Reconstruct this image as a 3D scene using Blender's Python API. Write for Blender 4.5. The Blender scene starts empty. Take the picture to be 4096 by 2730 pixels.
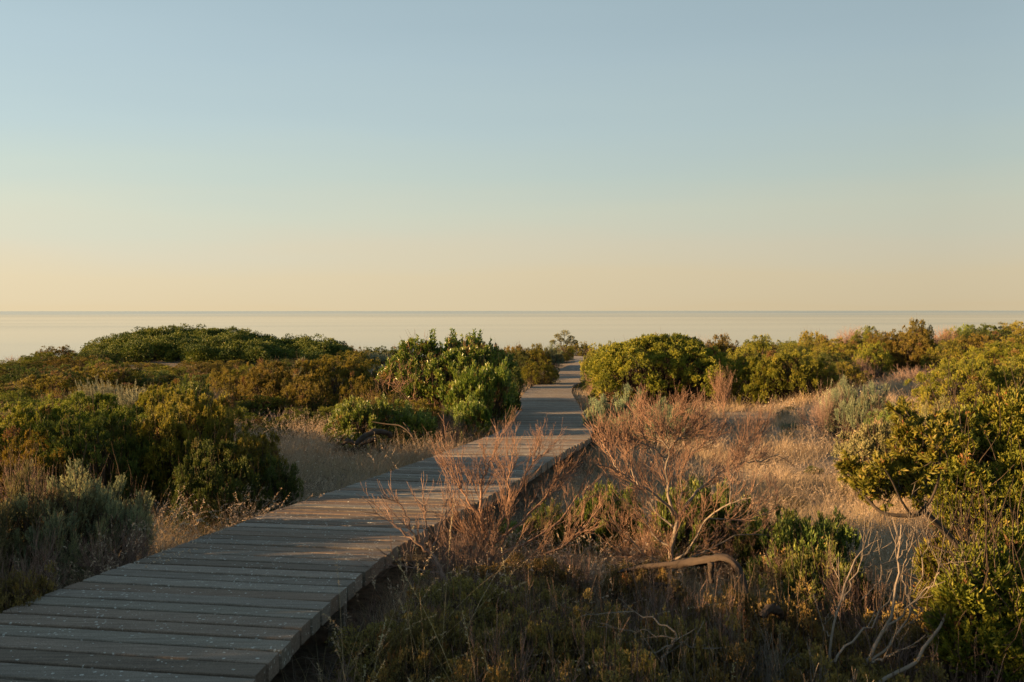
import bpy, math, random
import numpy as np
from mathutils import Vector

# ------------------------------------------------------------------ camera, sky, sun, exposure
scene = bpy.context.scene
COL = scene.collection
rad = math.radians
F = 995.6            # focal length in pixels of the 1024 px wide frame (35 mm)
CX, HV = 512.0, 310.75
CAMZ = 12.0          # metres above the sea

cam_data = bpy.data.cameras.new('camera')
cam = bpy.data.objects.new('camera', cam_data)
COL.objects.link(cam)
cam.location = (0, 0, CAMZ)
cam.rotation_euler = (rad(90), rad(0.04), 0)
cam_data.lens = 35.0
cam_data.sensor_width = 36.0
cam_data.shift_y = -(341.0 - HV) / 1024.0
cam_data.clip_start = 0.05
cam_data.clip_end = 200000
cam_data.dof.use_dof = True
cam_data.dof.focus_distance = 14.0
cam_data.dof.aperture_fstop = 8.0
scene.camera = cam

scene.view_settings.view_transform = 'Standard'
scene.view_settings.look = 'None'
scene.view_settings.gamma = 1.0
scene.view_settings.exposure = 2.0
scene.cycles.max_bounces = 6
scene.cycles.diffuse_bounces = 3
scene.cycles.transmission_bounces = 3
scene.cycles.glossy_bounces = 2

SUN_EL = 9.5
SUN_AZ = 9.0         # the light travels to the right and this many degrees away from the viewer
sun_vec = Vector((-math.cos(rad(SUN_AZ)) * math.cos(rad(SUN_EL)),
                  -math.sin(rad(SUN_AZ)) * math.cos(rad(SUN_EL)), math.sin(rad(SUN_EL))))
sd = bpy.data.lights.new('sun', 'SUN')
sd.energy = 5.0
sd.angle = rad(0.5)
sd.color = (1.0, 0.60, 0.27)
sun = bpy.data.objects.new('sun', sd)
COL.objects.link(sun)
sun.rotation_euler = sun_vec.to_track_quat('Z', 'Y').to_euler()

def lin(r, g, b):
    f = lambda c: (c / 255 / 12.92) if c / 255 <= 0.04045 else ((c / 255 + 0.055) / 1.055) ** 2.4
    return (f(r), f(g), f(b), 1.0)

world = bpy.data.worlds.new('World')
scene.world = world
world.use_nodes = True
nt = world.node_tree
nt.nodes.clear()
N, LK = nt.nodes, nt.links
out = N.new('ShaderNodeOutputWorld')
bg = N.new('ShaderNodeBackground')
bg.inputs['Strength'].default_value = 0.05
sky = N.new('ShaderNodeTexSky')
sky.sky_type = 'NISHITA'
sky.sun_disc = False
sky.sun_elevation = rad(SUN_EL)
sky.sun_rotation = math.atan2(sun_vec.x, sun_vec.y)
sky.altitude = 10
sky.air_density = 1.0
sky.dust_density = 2.0
sky.ozone_density = 1.5
tc = N.new('ShaderNodeTexCoord')
sep = N.new('ShaderNodeSeparateXYZ')
LK.new(tc.outputs['Generated'], sep.inputs[0])
ramp = N.new('ShaderNodeValToRGB')
# elevation ramp: sin(elevation) mapped by a square root so the low sky gets most of the stops
sq = N.new('ShaderNodeMath'); sq.operation = 'POWER'; sq.inputs[1].default_value = 0.5
mx = N.new('ShaderNodeMath'); mx.operation = 'MAXIMUM'; mx.inputs[1].default_value = 0.0
# faint high streaks tilt the gradient a little
mp = N.new('ShaderNodeMapping'); mp.inputs['Scale'].default_value = (1.2, 1.2, 9.0); mp.inputs['Rotation'].default_value = (0.0, 0.16, 0.0)
ns = N.new('ShaderNodeTexNoise'); ns.inputs['Scale'].default_value = 1.6; ns.inputs['Detail'].default_value = 3
LK.new(tc.outputs['Generated'], mp.inputs[0]); LK.new(mp.outputs[0], ns.inputs[0])
ad = N.new('ShaderNodeMath'); ad.operation = 'MULTIPLY_ADD'; ad.inputs[1].default_value = 0.06
sb = N.new('ShaderNodeMath'); sb.operation = 'SUBTRACT'; sb.inputs[1].default_value = 0.03
LK.new(ns.outputs['Fac'], ad.inputs[0]); LK.new(sep.outputs['Z'], ad.inputs[2]); LK.new(ad.outputs[0], sb.inputs[0])
LK.new(sb.outputs[0], mx.inputs[0]); LK.new(mx.outputs[0], sq.inputs[0]); LK.new(sq.outputs[0], ramp.inputs[0])
stops = [(0.0, (218, 199, 162)), (2.0, (218, 203, 170)), (3.8, (212, 205, 181)), (5.6, (203, 207, 189)), (7.5, (191, 204, 195)),
         (10.3, (181, 199, 200)), (14, (171, 191, 198)), (18, (162, 183, 192)), (35, (138, 162, 177)), (90, (104, 128, 150))]
el = ramp.color_ramp.elements
while len(el) > 1:
    el.remove(el[0])
for i, (e, c) in enumerate(stops):
    p = math.sin(rad(e)) ** 0.5
    it = el[0] if i == 0 else el.new(p)
    it.position = p
    it.color = lin(*c)
# brighter and warmer towards the sun's side
nrm = N.new('ShaderNodeVectorMath'); nrm.operation = 'DOT_PRODUCT'
nrm.inputs[1].default_value = (-0.99, -0.12, 0)
LK.new(tc.outputs['Generated'], nrm.inputs[0])
mr = N.new('ShaderNodeMapRange')
mr.inputs['From Min'].default_value = -1; mr.inputs['From Max'].default_value = 1
mr.inputs['To Min'].default_value = 0.72; mr.inputs['To Max'].default_value = 1.34
LK.new(nrm.outputs['Value'], mr.inputs['Value'])
sc1 = N.new('ShaderNodeVectorMath'); sc1.operation = 'SCALE'
m2 = N.new('ShaderNodeMapRange'); m2.inputs['From Min'].default_value = -.5; m2.inputs['From Max'].default_value = -1
m2.inputs['To Min'].default_value = 0; m2.inputs['To Max'].default_value = .32
LK.new(nrm.outputs['Value'], m2.inputs['Value'])
ma = N.new('ShaderNodeMath'); ma.operation = 'ADD'
LK.new(mr.outputs[0], ma.inputs[0]); LK.new(m2.outputs[0], ma.inputs[1])
LK.new(ramp.outputs[0], sc1.inputs[0]); LK.new(ma.outputs[0], sc1.inputs['Scale'])
sc2 = N.new('ShaderNodeVectorMath'); sc2.operation = 'SCALE'; sc2.inputs['Scale'].default_value = 5.2   # 0.05 * 5.2 * 2**exposure = 1
LK.new(sc1.outputs[0], sc2.inputs[0])
mix = N.new('ShaderNodeMix'); mix.data_type = 'RGBA'; mix.inputs['Factor'].default_value = 0.95
LK.new(sky.outputs[0], mix.inputs['A']); LK.new(sc2.outputs[0], mix.inputs['B'])
LK.new(mix.outputs['Result'], bg.inputs['Color']); LK.new(bg.outputs[0], out.inputs['Surface'])

# ------------------------------------------------------------------ helpers
R = np.random.default_rng(11)

def tag(o, label=None, cat=None, group=None, kind=None):
    if label: o['label'] = label
    if cat: o['category'] = cat
    if group: o['group'] = group
    if kind: o['kind'] = kind
    return o

def norm(v):
    return v / np.maximum(np.linalg.norm(v, axis=-1, keepdims=True), 1e-9)

def make_mesh(name, V, Q, var=None, smooth=False):
    V = np.ascontiguousarray(V, dtype=np.float32); Q = np.ascontiguousarray(Q, dtype=np.int32)
    m = bpy.data.meshes.new(name)
    m.vertices.add(len(V)); m.vertices.foreach_set('co', V.ravel())
    m.loops.add(Q.size); m.loops.foreach_set('vertex_index', Q.ravel())
    m.polygons.add(len(Q)); m.polygons.foreach_set('loop_start', np.arange(0, Q.size, Q.shape[1], dtype=np.int32))
    m.polygons.foreach_set('use_smooth', np.full(len(Q), smooth, dtype=bool))
    if var is not None:
        a = m.attributes.new('tint', 'FLOAT', 'FACE')
        a.data.foreach_set('value', np.ascontiguousarray(var, dtype=np.float32))
    m.update(calc_edges=True)
    return m

def link(name, mesh, mat, parent=None):
    o = bpy.data.objects.new(name, mesh)
    COL.objects.link(o)
    if mat and not mesh.materials:
        mesh.materials.append(mat)
    if parent: o.parent = parent
    return o

def empty(name, loc=(0, 0, 0)):
    o = bpy.data.objects.new(name, None)
    o.empty_display_size = 0.2
    COL.objects.link(o); o.location = loc
    return o

class Geo:
    def __init__(s): s.V, s.Q, s.A, s.n = [], [], [], 0
    def add(s, V, Q, A):
        s.V.append(V.reshape(-1, 3)); s.Q.append(Q.reshape(-1, 4) + s.n); s.A.append(np.broadcast_to(A, (Q.reshape(-1, 4).shape[0],)).astype(np.float32))
        s.n += V.reshape(-1, 3).shape[0]
    def mesh(s, name, smooth=False):
        return make_mesh(name, np.concatenate(s.V), np.concatenate(s.Q), np.concatenate(s.A), smooth)

def leaves(g, P, D, L, W, var, fold=0.25, droop=0.0):
    """kite shaped leaves from P along D"""
    n = len(P)
    L = np.broadcast_to(L, (n,))[:, None]; W = np.broadcast_to(W, (n,))[:, None]
    S = norm(np.cross(D, R.normal(size=(n, 3)))); U = np.cross(S, D)
    mid = P + D * L * 0.55
    tip = P + D * L; tip[:, 2] -= (droop * L)[:, 0]
    V = np.stack([P, mid + S * W * 0.5 + U * W * fold, tip, mid - S * W * 0.5 + U * W * fold], 1)
    g.add(V, np.arange(n * 4).reshape(n, 4), var)

def tubes(g, P, Rd, sides=4, var=0.5):
    """P (n,m,3) polylines, Rd (n,m) radii"""
    n, m, _ = P.shape
    T = norm(np.gradient(P, axis=1))
    ref = np.where(np.abs(T[:, :1, 2:3]) > 0.8, np.array([1.0, 0.1, 0]), np.array([0.05, 0.02, 1.0]))
    S = norm(np.cross(T, np.broadcast_to(ref, T.shape))); U = np.cross(T, S)
    a = np.arange(sides) * 2 * np.pi / sides
    V = P[:, :, None] + (S[:, :, None] * np.cos(a)[None, None, :, None] + U[:, :, None] * np.sin(a)[None, None, :, None]) * Rd[:, :, None, None]
    i, j, k = np.meshgrid(np.arange(n), np.arange(m - 1), np.arange(sides), indexing='ij')
    k2 = (k + 1) % sides
    b = (i * m + j) * sides
    Q = np.stack([b + k, b + k2, b + sides + k2, b + sides + k], -1)
    vv = np.broadcast_to(np.asarray(var, dtype=float).reshape(-1, 1, 1), i.shape) if np.ndim(var) else var
    g.add(V.reshape(-1, 3), Q.reshape(-1, 4), vv.ravel() if np.ndim(vv) else vv)

def grow(P0, D0, L, m, wander, up):
    n = len(P0); L = np.broadcast_to(L, (n,))
    pts = [P0]; d = norm(D0); ds = [d]
    for _ in range(m - 1):
        d = norm(d + wander * R.normal(size=(n, 3)) + np.array([0, 0, up]))
        pts.append(pts[-1] + d * (L / (m - 1))[:, None]); ds.append(d)
    return np.stack(pts, 1), np.stack(ds, 1)

def spawn(P, D, Rd, k, tmin, tmax, ang):
    n, m, _ = P.shape
    t = R.uniform(tmin, tmax, (n, k)) * (m - 1)
    i = np.minimum(t.astype(int), m - 2); f = (t - i)[..., None]
    r = np.arange(n)[:, None]
    B = P[r, i] * (1 - f) + P[r, i + 1] * f
    Dr = D[r, i]
    rr = Rd[r, i] * (1 - f[..., 0]) + Rd[r, i + 1] * f[..., 0]
    per = norm(np.cross(Dr, R.normal(size=Dr.shape)))
    a = R.normal(ang, ang * 0.25, (n, k, 1))
    return B.reshape(-1, 3), norm(Dr * np.cos(a) + per * np.sin(a)).reshape(-1, 3), rr.reshape(-1)

def taper(r0, r1, m):
    t = np.linspace(0, 1, m)[None]
    return np.asarray(r0)[:, None] * (1 - t) + np.asarray(r1)[:, None] * t

def resample(pts, m):
    pts = np.asarray(pts, float); d = np.r_[0, np.cumsum(np.linalg.norm(np.diff(pts, axis=0), axis=1))]
    s = np.linspace(0, d[-1], m)
    q = np.stack([np.interp(s, d, pts[:, c]) for c in range(3)], 1)
    for _ in range(2):
        q[1:-1] = (q[:-2] + 2 * q[1:-1] + q[2:]) / 4
    return q

def W3(u, v, Y):
    return np.array([(u - CX) / F * Y, Y, CAMZ - (v - HV) / F * Y])

# ------------------------------------------------------------------ materials
def newmat(name):
    m = bpy.data.materials.new(name); m.use_nodes = True
    nt = m.node_tree; b = nt.nodes['Principled BSDF']
    return m, nt, b

def ramp_node(nt, stops):
    r = nt.nodes.new('ShaderNodeValToRGB'); e = r.color_ramp.elements
    while len(e) > 1: e.remove(e[0])
    for i, (p, c) in enumerate(stops):
        it = e[0] if i == 0 else e.new(p)
        it.position = p; it.color = (*c, 1)
    return r

def leafmat(name, stops, transl=0.3, rough=0.55, spec=0.25):
    m, nt, b = newmat(name); L = nt.links
    at = nt.nodes.new('ShaderNodeAttribute'); at.attribute_name = 'tint'
    rp = ramp_node(nt, stops)
    L.new(at.outputs['Fac'], rp.inputs[0])
    oi = nt.nodes.new('ShaderNodeObjectInfo')
    hs = nt.nodes.new('ShaderNodeHueSaturation')
    a = nt.nodes.new('ShaderNodeMapRange'); a.inputs['To Min'].default_value = 0.485; a.inputs['To Max'].default_value = 0.515
    c = nt.nodes.new('ShaderNodeMapRange'); c.inputs['To Min'].default_value = 0.8; c.inputs['To Max'].default_value = 1.25
    L.new(oi.outputs['Random'], a.inputs[0]); L.new(oi.outputs['Random'], c.inputs[0])
    L.new(a.outputs[0], hs.inputs['Hue']); L.new(c.outputs[0], hs.inputs['Value']); L.new(rp.outputs[0], hs.inputs['Color'])
    L.new(hs.outputs[0], b.inputs['Base Color'])
    b.inputs['Roughness'].default_value = rough; b.inputs['Specular IOR Level'].default_value = spec
    tr = nt.nodes.new('ShaderNodeBsdfTranslucent'); mx = nt.nodes.new('ShaderNodeMixShader'); mx.inputs[0].default_value = transl
    L.new(hs.outputs[0], tr.inputs[0]); L.new(b.outputs[0], mx.inputs[1]); L.new(tr.outputs[0], mx.inputs[2])
    L.new(mx.outputs[0], nt.nodes['Material Output'].inputs['Surface'])
    return m

def barkmat(name, c0, c1, scale=30.0):
    m, nt, b = newmat(name); L = nt.links
    at = nt.nodes.new('ShaderNodeAttribute'); at.attribute_name = 'tint'
    tc = nt.nodes.new('ShaderNodeTexCoord'); no = nt.nodes.new('ShaderNodeTexNoise'); no.inputs['Scale'].default_value = scale; no.inputs['Detail'].default_value = 5
    L.new(tc.outputs['Object'], no.inputs[0])
    ma = nt.nodes.new('ShaderNodeMath'); ma.operation = 'MULTIPLY_ADD'; ma.inputs[1].default_value = 0.9
    sb = nt.nodes.new('ShaderNodeMath'); sb.operation = 'SUBTRACT'; sb.inputs[1].default_value = 0.45
    L.new(no.outputs['Fac'], ma.inputs[0]); L.new(at.outputs['Fac'], ma.inputs[2]); L.new(ma.outputs[0], sb.inputs[0])
    rp = ramp_node(nt, [(0.0, c0), (1.0, c1)])
    L.new(sb.outputs[0], rp.inputs[0]); L.new(rp.outputs[0], b.inputs['Base Color'])
    b.inputs['Roughness'].default_value = 0.85; b.inputs['Specular IOR Level'].default_value = 0.15
    bp = nt.nodes.new('ShaderNodeBump'); bp.inputs['Strength'].default_value = 0.5; bp.inputs['Distance'].default_value = 0.01
    L.new(no.outputs['Fac'], bp.inputs['Height']); L.new(bp.outputs[0], b.inputs['Normal'])
    return m

M = {}
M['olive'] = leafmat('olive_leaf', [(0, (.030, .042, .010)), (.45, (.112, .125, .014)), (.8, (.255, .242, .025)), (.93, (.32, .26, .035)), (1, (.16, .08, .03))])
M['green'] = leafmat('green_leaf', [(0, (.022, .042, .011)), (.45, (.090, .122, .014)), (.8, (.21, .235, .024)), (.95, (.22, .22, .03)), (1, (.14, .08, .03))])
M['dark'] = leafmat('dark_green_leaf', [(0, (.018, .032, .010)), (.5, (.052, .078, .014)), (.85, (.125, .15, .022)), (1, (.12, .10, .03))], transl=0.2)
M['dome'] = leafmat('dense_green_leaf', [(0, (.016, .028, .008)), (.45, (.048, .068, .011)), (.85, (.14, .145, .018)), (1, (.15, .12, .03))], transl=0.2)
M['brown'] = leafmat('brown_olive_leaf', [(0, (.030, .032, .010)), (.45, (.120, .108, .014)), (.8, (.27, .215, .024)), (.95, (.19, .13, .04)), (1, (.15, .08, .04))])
M['silver'] = leafmat('silver_leaf', [(0, (.09, .10, .07)), (.5, (.24, .26, .16)), (.85, (.38, .38, .22)), (1, (.26, .21, .12))], transl=0.2)
M['leafy'] = leafmat('fresh_leaf', [(0, (.028, .045, .010)), (.45, (.098, .118, .014)), (.8, (.235, .225, .026)), (.93, (.27, .22, .04)), (1, (.26, .13, .04))])
M['broad2'] = leafmat('olive_green_leaf', [(0, (.025, .040, .012)), (.5, (.070, .100, .020)), (.85, (.17, .19, .038)), (.96, (.26, .24, .06)), (1, (.22, .13, .05))], rough=0.45)
M['pale'] = leafmat('pale_olive_leaf', [(0, (.05, .052, .024)), (.5, (.125, .122, .050)), (.85, (.22, .205, .085)), (1, (.24, .17, .09))], transl=0.25)
M['sage'] = leafmat('sage_leaf', [(0, (.07, .095, .06)), (.5, (.19, .23, .13)), (.85, (.36, .37, .17)), (1, (.26, .21, .10))], transl=0.3)
M['teal'] = leafmat('grey_green_leaf', [(0, (.05, .08, .052)), (.5, (.12, .165, .10)), (.85, (.23, .27, .135)), (1, (.16, .15, .07))], transl=0.2)
M['broad'] = leafmat('glossy_green_leaf', [(0, (.022, .045, .010)), (.5, (.085, .130, .018)), (.85, (.22, .255, .038)), (.96, (.27, .27, .06)), (1, (.22, .13, .04))], rough=0.38, spec=0.45)
M['dull'] = leafmat('dull_small_leaf', [(0, (.065, .054, .022)), (.5, (.165, .125, .040)), (.85, (.26, .19, .05)), (.95, (.20, .13, .03)), (1, (.22, .10, .03))])
M['grass'] = leafmat('dry_grass_blade', [(0, (.22, .17, .09)), (.5, (.44, .335, .20)), (.85, (.60, .48, .32)), (1, (.66, .58, .45))], transl=0.35, rough=0.7, spec=0.15)
M['grassdim'] = leafmat('shaded_grass_blade', [(0, (.17, .14, .07)), (.5, (.33, .26, .14)), (.85, (.48, .40, .23)), (1, (.46, .42, .30))], transl=0.3, rough=0.7, spec=0.15)  # darker copy of the dry grass: foreground shade put into the colour
M['stem'] = barkmat('shrub_stem_bark', (.035, .026, .019), (.10, .072, .05))
M['darkbark'] = barkmat('dark_branch_bark', (.02, .017, .014), (.07, .055, .042))
M['redtwig'] = barkmat('reddish_dead_twig', (.09, .052, .036), (.32, .20, .135))
M['mauvetwig'] = barkmat('mauve_dead_twig', (.10, .066, .052), (.27, .185, .145))
M['greytwig'] = barkmat('grey_dead_branch', (.08, .068, .054), (.27, .225, .175))
M['log'] = barkmat('weathered_log', (.025, .020, .016), (.095, .072, .056), 14)

def ground_material():
    m, nt, b = newmat('sandy_soil'); L = nt.links
    tc = nt.nodes.new('ShaderNodeTexCoord')
    def noise(sc, det=5, rough=.6):
        n = nt.nodes.new('ShaderNodeTexNoise'); n.inputs['Scale'].default_value = sc; n.inputs['Detail'].default_value = det; n.inputs['Roughness'].default_value = rough
        L.new(tc.outputs['Object'], n.inputs[0]); return n
    a, c = noise(0.5), noise(9.0, 8, .75)
    r1 = ramp_node(nt, [(.35, (.15, .115, .08)), (.55, (.27, .215, .155)), (.7, (.38, .33, .26))])
    L.new(a.outputs['Fac'], r1.inputs[0])
    r2 = ramp_node(nt, [(.3, (.30, .28, .25)), (.55, (.9, .9, .9)), (.75, (1.3, 1.25, 1.15))])
    L.new(c.outputs['Fac'], r2.inputs[0])
    mu = nt.nodes.new('ShaderNodeMix'); mu.data_type = 'RGBA'; mu.blend_type = 'MULTIPLY'; mu.inputs['Factor'].default_value = 1
    L.new(r1.outputs[0], mu.inputs['A']); L.new(r2.outputs[0], mu.inputs['B']); L.new(mu.outputs['Result'], b.inputs['Base Color'])
    b.inputs['Roughness'].default_value = 0.95; b.inputs['Specular IOR Level'].default_value = 0.1
    bp = nt.nodes.new('ShaderNodeBump'); bp.inputs['Strength'].default_value = 0.8; bp.inputs['Distance'].default_value = 0.04
    L.new(c.outputs['Fac'], bp.inputs['Height']); L.new(bp.outputs[0], b.inputs['Normal'])
    return m
M['ground'] = ground_material()

def sand_material():
    m, nt, b = newmat('pale_sand'); L = nt.links
    tc = nt.nodes.new('ShaderNodeTexCoord'); n = nt.nodes.new('ShaderNodeTexNoise'); n.inputs['Scale'].default_value = 3; n.inputs['Detail'].default_value = 8
    L.new(tc.outputs['Object'], n.inputs[0])
    r = ramp_node(nt, [(.3, (.18, .14, .10)), (.7, (.34, .28, .21))]); L.new(n.outputs['Fac'], r.inputs[0]); L.new(r.outputs[0], b.inputs['Base Color'])
    b.inputs['Roughness'].default_value = 0.95
    return m

def deck_material():
    m, nt, b = newmat('weathered_deck_timber'); L = nt.links
    tc = nt.nodes.new('ShaderNodeTexCoord')
    at = nt.nodes.new('ShaderNodeAttribute'); at.attribute_name = 'tint'
    rp = ramp_node(nt, [(0, (.135, .104, .076)), (.3, (.215, .190, .155)), (.5, (.175, .122, .084)), (.75, (.255, .222, .180)), (1, (.180, .158, .120))])
    L.new(at.outputs['Fac'], rp.inputs[0])
    mp = nt.nodes.new('ShaderNodeMapping'); mp.inputs['Scale'].default_value = (3, 45, 45)
    gr = nt.nodes.new('ShaderNodeTexNoise'); gr.inputs['Scale'].default_value = 1; gr.inputs['Detail'].default_value = 6; gr.inputs['Roughness'].default_value = .7
    L.new(tc.outputs['Object'], mp.inputs[0]); L.new(mp.outputs[0], gr.inputs[0])
    rg = ramp_node(nt, [(.3, (.62, .62, .62)), (.7, (1.2, 1.2, 1.2))]); L.new(gr.outputs['Fac'], rg.inputs[0])
    mu = nt.nodes.new('ShaderNodeMix'); mu.data_type = 'RGBA'; mu.blend_type = 'MULTIPLY'; mu.inputs['Factor'].default_value = 1
    L.new(rp.outputs[0], mu.inputs['A']); L.new(rg.outputs[0], mu.inputs['B'])
    fine = nt.nodes.new('ShaderNodeTexNoise'); fine.inputs['Scale'].default_value = 160; fine.inputs['Detail'].default_value = 3
    L.new(tc.outputs['Object'], fine.inputs[0])
    rf = ramp_node(nt, [(.3, (.7, .7, .7)), (.7, (1.25, 1.25, 1.25))]); L.new(fine.outputs['Fac'], rf.inputs[0])
    mu2 = nt.nodes.new('ShaderNodeMix'); mu2.data_type = 'RGBA'; mu2.blend_type = 'MULTIPLY'; mu2.inputs['Factor'].default_value = 1
    L.new(mu.outputs['Result'], mu2.inputs['A']); L.new(rf.outputs[0], mu2.inputs['B'])
    # pale lichen spots, clustered
    vo = nt.nodes.new('ShaderNodeTexVoronoi'); vo.inputs['Scale'].default_value = 48
    wob = nt.nodes.new('ShaderNodeTexNoise'); wob.inputs['Scale'].default_value = 70
    L.new(tc.outputs['Object'], wob.inputs[0])
    vadd = nt.nodes.new('ShaderNodeVectorMath'); vadd.operation = 'MULTIPLY_ADD'; vadd.inputs[1].default_value = (.016, .016, .016)
    L.new(wob.outputs['Color'], vadd.inputs[0]); L.new(tc.outputs['Object'], vadd.inputs[2]); L.new(vadd.outputs[0], vo.inputs['Vector'])
    sepc = nt.nodes.new('ShaderNodeSeparateColor'); L.new(vo.outputs['Color'], sepc.inputs[0])
    cl = nt.nodes.new('ShaderNodeTexNoise'); cl.inputs['Scale'].default_value = 2.2; cl.inputs['Detail'].default_value = 3
    L.new(tc.outputs['Object'], cl.inputs[0])
    thr = nt.nodes.new('ShaderNodeMapRange'); thr.inputs['From Min'].default_value = .35; thr.inputs['From Max'].default_value = .7; thr.inputs['To Min'].default_value = .04; thr.inputs['To Max'].default_value = .6
    L.new(cl.outputs['Fac'], thr.inputs[0])
    lt = nt.nodes.new('ShaderNodeMath'); lt.operation = 'LESS_THAN'; L.new(sepc.outputs[0], lt.inputs[0]); L.new(thr.outputs[0], lt.inputs[1])
    rad_ = nt.nodes.new('ShaderNodeMath'); rad_.operation = 'MULTIPLY'; rad_.inputs[1].default_value = .40; L.new(sepc.outputs[1], rad_.inputs[0])
    lt2 = nt.nodes.new('ShaderNodeMath'); lt2.operation = 'LESS_THAN'; L.new(vo.outputs['Distance'], lt2.inputs[0]); L.new(rad_.outputs[0], lt2.inputs[1])
    mm = nt.nodes.new('ShaderNodeMath'); mm.operation = 'MULTIPLY'; L.new(lt.outputs[0], mm.inputs[0]); L.new(lt2.outputs[0], mm.inputs[1])
    ms = nt.nodes.new('ShaderNodeMath'); ms.operation = 'MULTIPLY'; ms.inputs[1].default_value = .75; L.new(mm.outputs[0], ms.inputs[0])
    fin = nt.nodes.new('ShaderNodeMix'); fin.data_type = 'RGBA'
    fin.inputs['B'].default_value = (.46, .47, .42, 1)
    L.new(ms.outputs[0], fin.inputs['Factor']); L.new(mu2.outputs['Result'], fin.inputs['A']); L.new(fin.outputs['Result'], b.inputs['Base Color'])
    b.inputs['Roughness'].default_value = 0.9; b.inputs['Specular IOR Level'].default_value = 0.15
    bp = nt.nodes.new('ShaderNodeBump'); bp.inputs['Strength'].default_value = 0.5; bp.inputs['Distance'].default_value = 0.006
    L.new(gr.outputs['Fac'], bp.inputs['Height'])
    bp2 = nt.nodes.new('ShaderNodeBump'); bp2.inputs['Strength'].default_value = 0.4; bp2.inputs['Distance'].default_value = 0.003
    L.new(fine.outputs['Fac'], bp2.inputs['Height']); L.new(bp.outputs[0], bp2.inputs['Normal']); L.new(bp2.outputs[0], b.inputs['Normal'])
    return m
M['deck'] = deck_material()

def sea_material():
    m, nt, b = newmat('calm_sea'); L = nt.links
    b.inputs['Base Color'].default_value = (.035, .055, .06, 1)
    b.inputs['IOR'].default_value = 1.333
    tc = nt.nodes.new('ShaderNodeTexCoord')
    sp = nt.nodes.new('ShaderNodeSeparateXYZ'); L.new(tc.outputs['Object'], sp.inputs[0])
    # wind patches: inverse distance keeps the streaks readable to the horizon
    lg = nt.nodes.new('ShaderNodeMath'); lg.operation = 'LOGARITHM'; lg.inputs[1].default_value = 2.0
    mx = nt.nodes.new('ShaderNodeMath'); mx.operation = 'MAXIMUM'; mx.inputs[1].default_value = 20
    L.new(sp.outputs['Y'], mx.inputs[0]); L.new(mx.outputs[0], lg.inputs[0])
    sx = nt.nodes.new('ShaderNodeMath'); sx.operation = 'MULTIPLY'; sx.inputs[1].default_value = 0.00035; L.new(sp.outputs['X'], sx.inputs[0])
    cb = nt.nodes.new('ShaderNodeCombineXYZ'); L.new(sx.outputs[0], cb.inputs[0]); L.new(lg.outputs[0], cb.inputs[1])
    no = nt.nodes.new('ShaderNodeTexNoise'); no.inputs['Scale'].default_value = 2.2; no.inputs['Detail'].default_value = 4
    L.new(cb.outputs[0], no.inputs[0])
    far = nt.nodes.new('ShaderNodeMapRange'); far.inputs['From Min'].default_value = math.log2(1500); far.inputs['From Max'].default_value = math.log2(7000)
    far.inputs['To Min'].default_value = 0; far.inputs['To Max'].default_value = .09
    L.new(lg.outputs[0], far.inputs[0])
    nr = nt.nodes.new('ShaderNodeMapRange'); nr.inputs['From Min'].default_value = .45; nr.inputs['From Max'].default_value = .75; nr.inputs['To Min'].default_value = .035; nr.inputs['To Max'].default_value = .10
    L.new(no.outputs['Fac'], nr.inputs[0])
    ad = nt.nodes.new('ShaderNodeMath'); ad.operation = 'ADD'; L.new(nr.outputs[0], ad.inputs[0]); L.new(far.outputs[0], ad.inputs[1])
    L.new(ad.outputs[0], b.inputs['Roughness'])
    wv = nt.nodes.new('ShaderNodeMapping'); wv.inputs['Scale'].default_value = (.05, .22, 1)
    n2 = nt.nodes.new('ShaderNodeTexNoise'); n2.inputs['Scale'].default_value = 1.0; n2.inputs['Detail'].default_value = 4
    L.new(tc.outputs['Object'], wv.inputs[0]); L.new(wv.outputs[0], n2.inputs[0])
    bp = nt.nodes.new('ShaderNodeBump'); bp.inputs['Strength'].default_value = .03; bp.inputs['Distance'].default_value = .1
    L.new(n2.outputs['Fac'], bp.inputs['Height']); L.new(bp.outputs[0], b.inputs['Normal'])
    return m
M['sea'] = sea_material()

# ------------------------------------------------------------------ the boardwalk's line
LE = np.array([[0.5, -2.95], [3.0, -2.80], [4.99, -2.57], [6.19, -2.35], [8.29, -1.97], [9.57, -1.67], [11.9, -1.01], [14.3, -.54], [15.75, -.245], [17.35, -.09],
               [19.1, -.03], [25.1, .14], [33, .42], [41, .92], [43.5, 1.2], [46, 1.9], [48, 2.25], [52, 2.4], [60, 2.9], [68, 4.4]])
RE = np.array([[0.5, -1.25], [3.0, -1.12], [4.07, -1.04], [5.02, -.98], [5.73, -.89], [6.55, -.79], [7.58, -.59], [8.07, -.48], [11.4, .38], [13.3, .78], [14.6, 1.13],
               [16.5, 1.34], [18, 1.44], [23.4, 1.59], [33, 1.96], [41, 2.5], [46, 3.4], [52, 4.0], [60, 4.5], [68, 6.1]])
HD = np.array([[0, 1.43], [3, 1.46], [5, 1.5], [6.5, 1.57], [8.3, 1.66], [9.6, 1.72], [11.9, 1.76], [14.3, 1.87], [16.7, 1.97], [19.1, 2.08], [23.4, 2.26], [33, 2.70], [41, 3.07], [50, 3.35], [60, 3.5], [70, 3.5]])
def sm(tab, y, w):
    y = np.asarray(y, float)
    return sum(np.interp(y + o, tab[:, 0], tab[:, 1]) * k for o, k in ((-w, .25), (0, .5), (w, .25)))
def edge_l(y): return sm(LE, y, .5)
def edge_r(y): return sm(RE, y, .5)
def deck_h(y): return sm(HD, y, 1.0)

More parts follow.
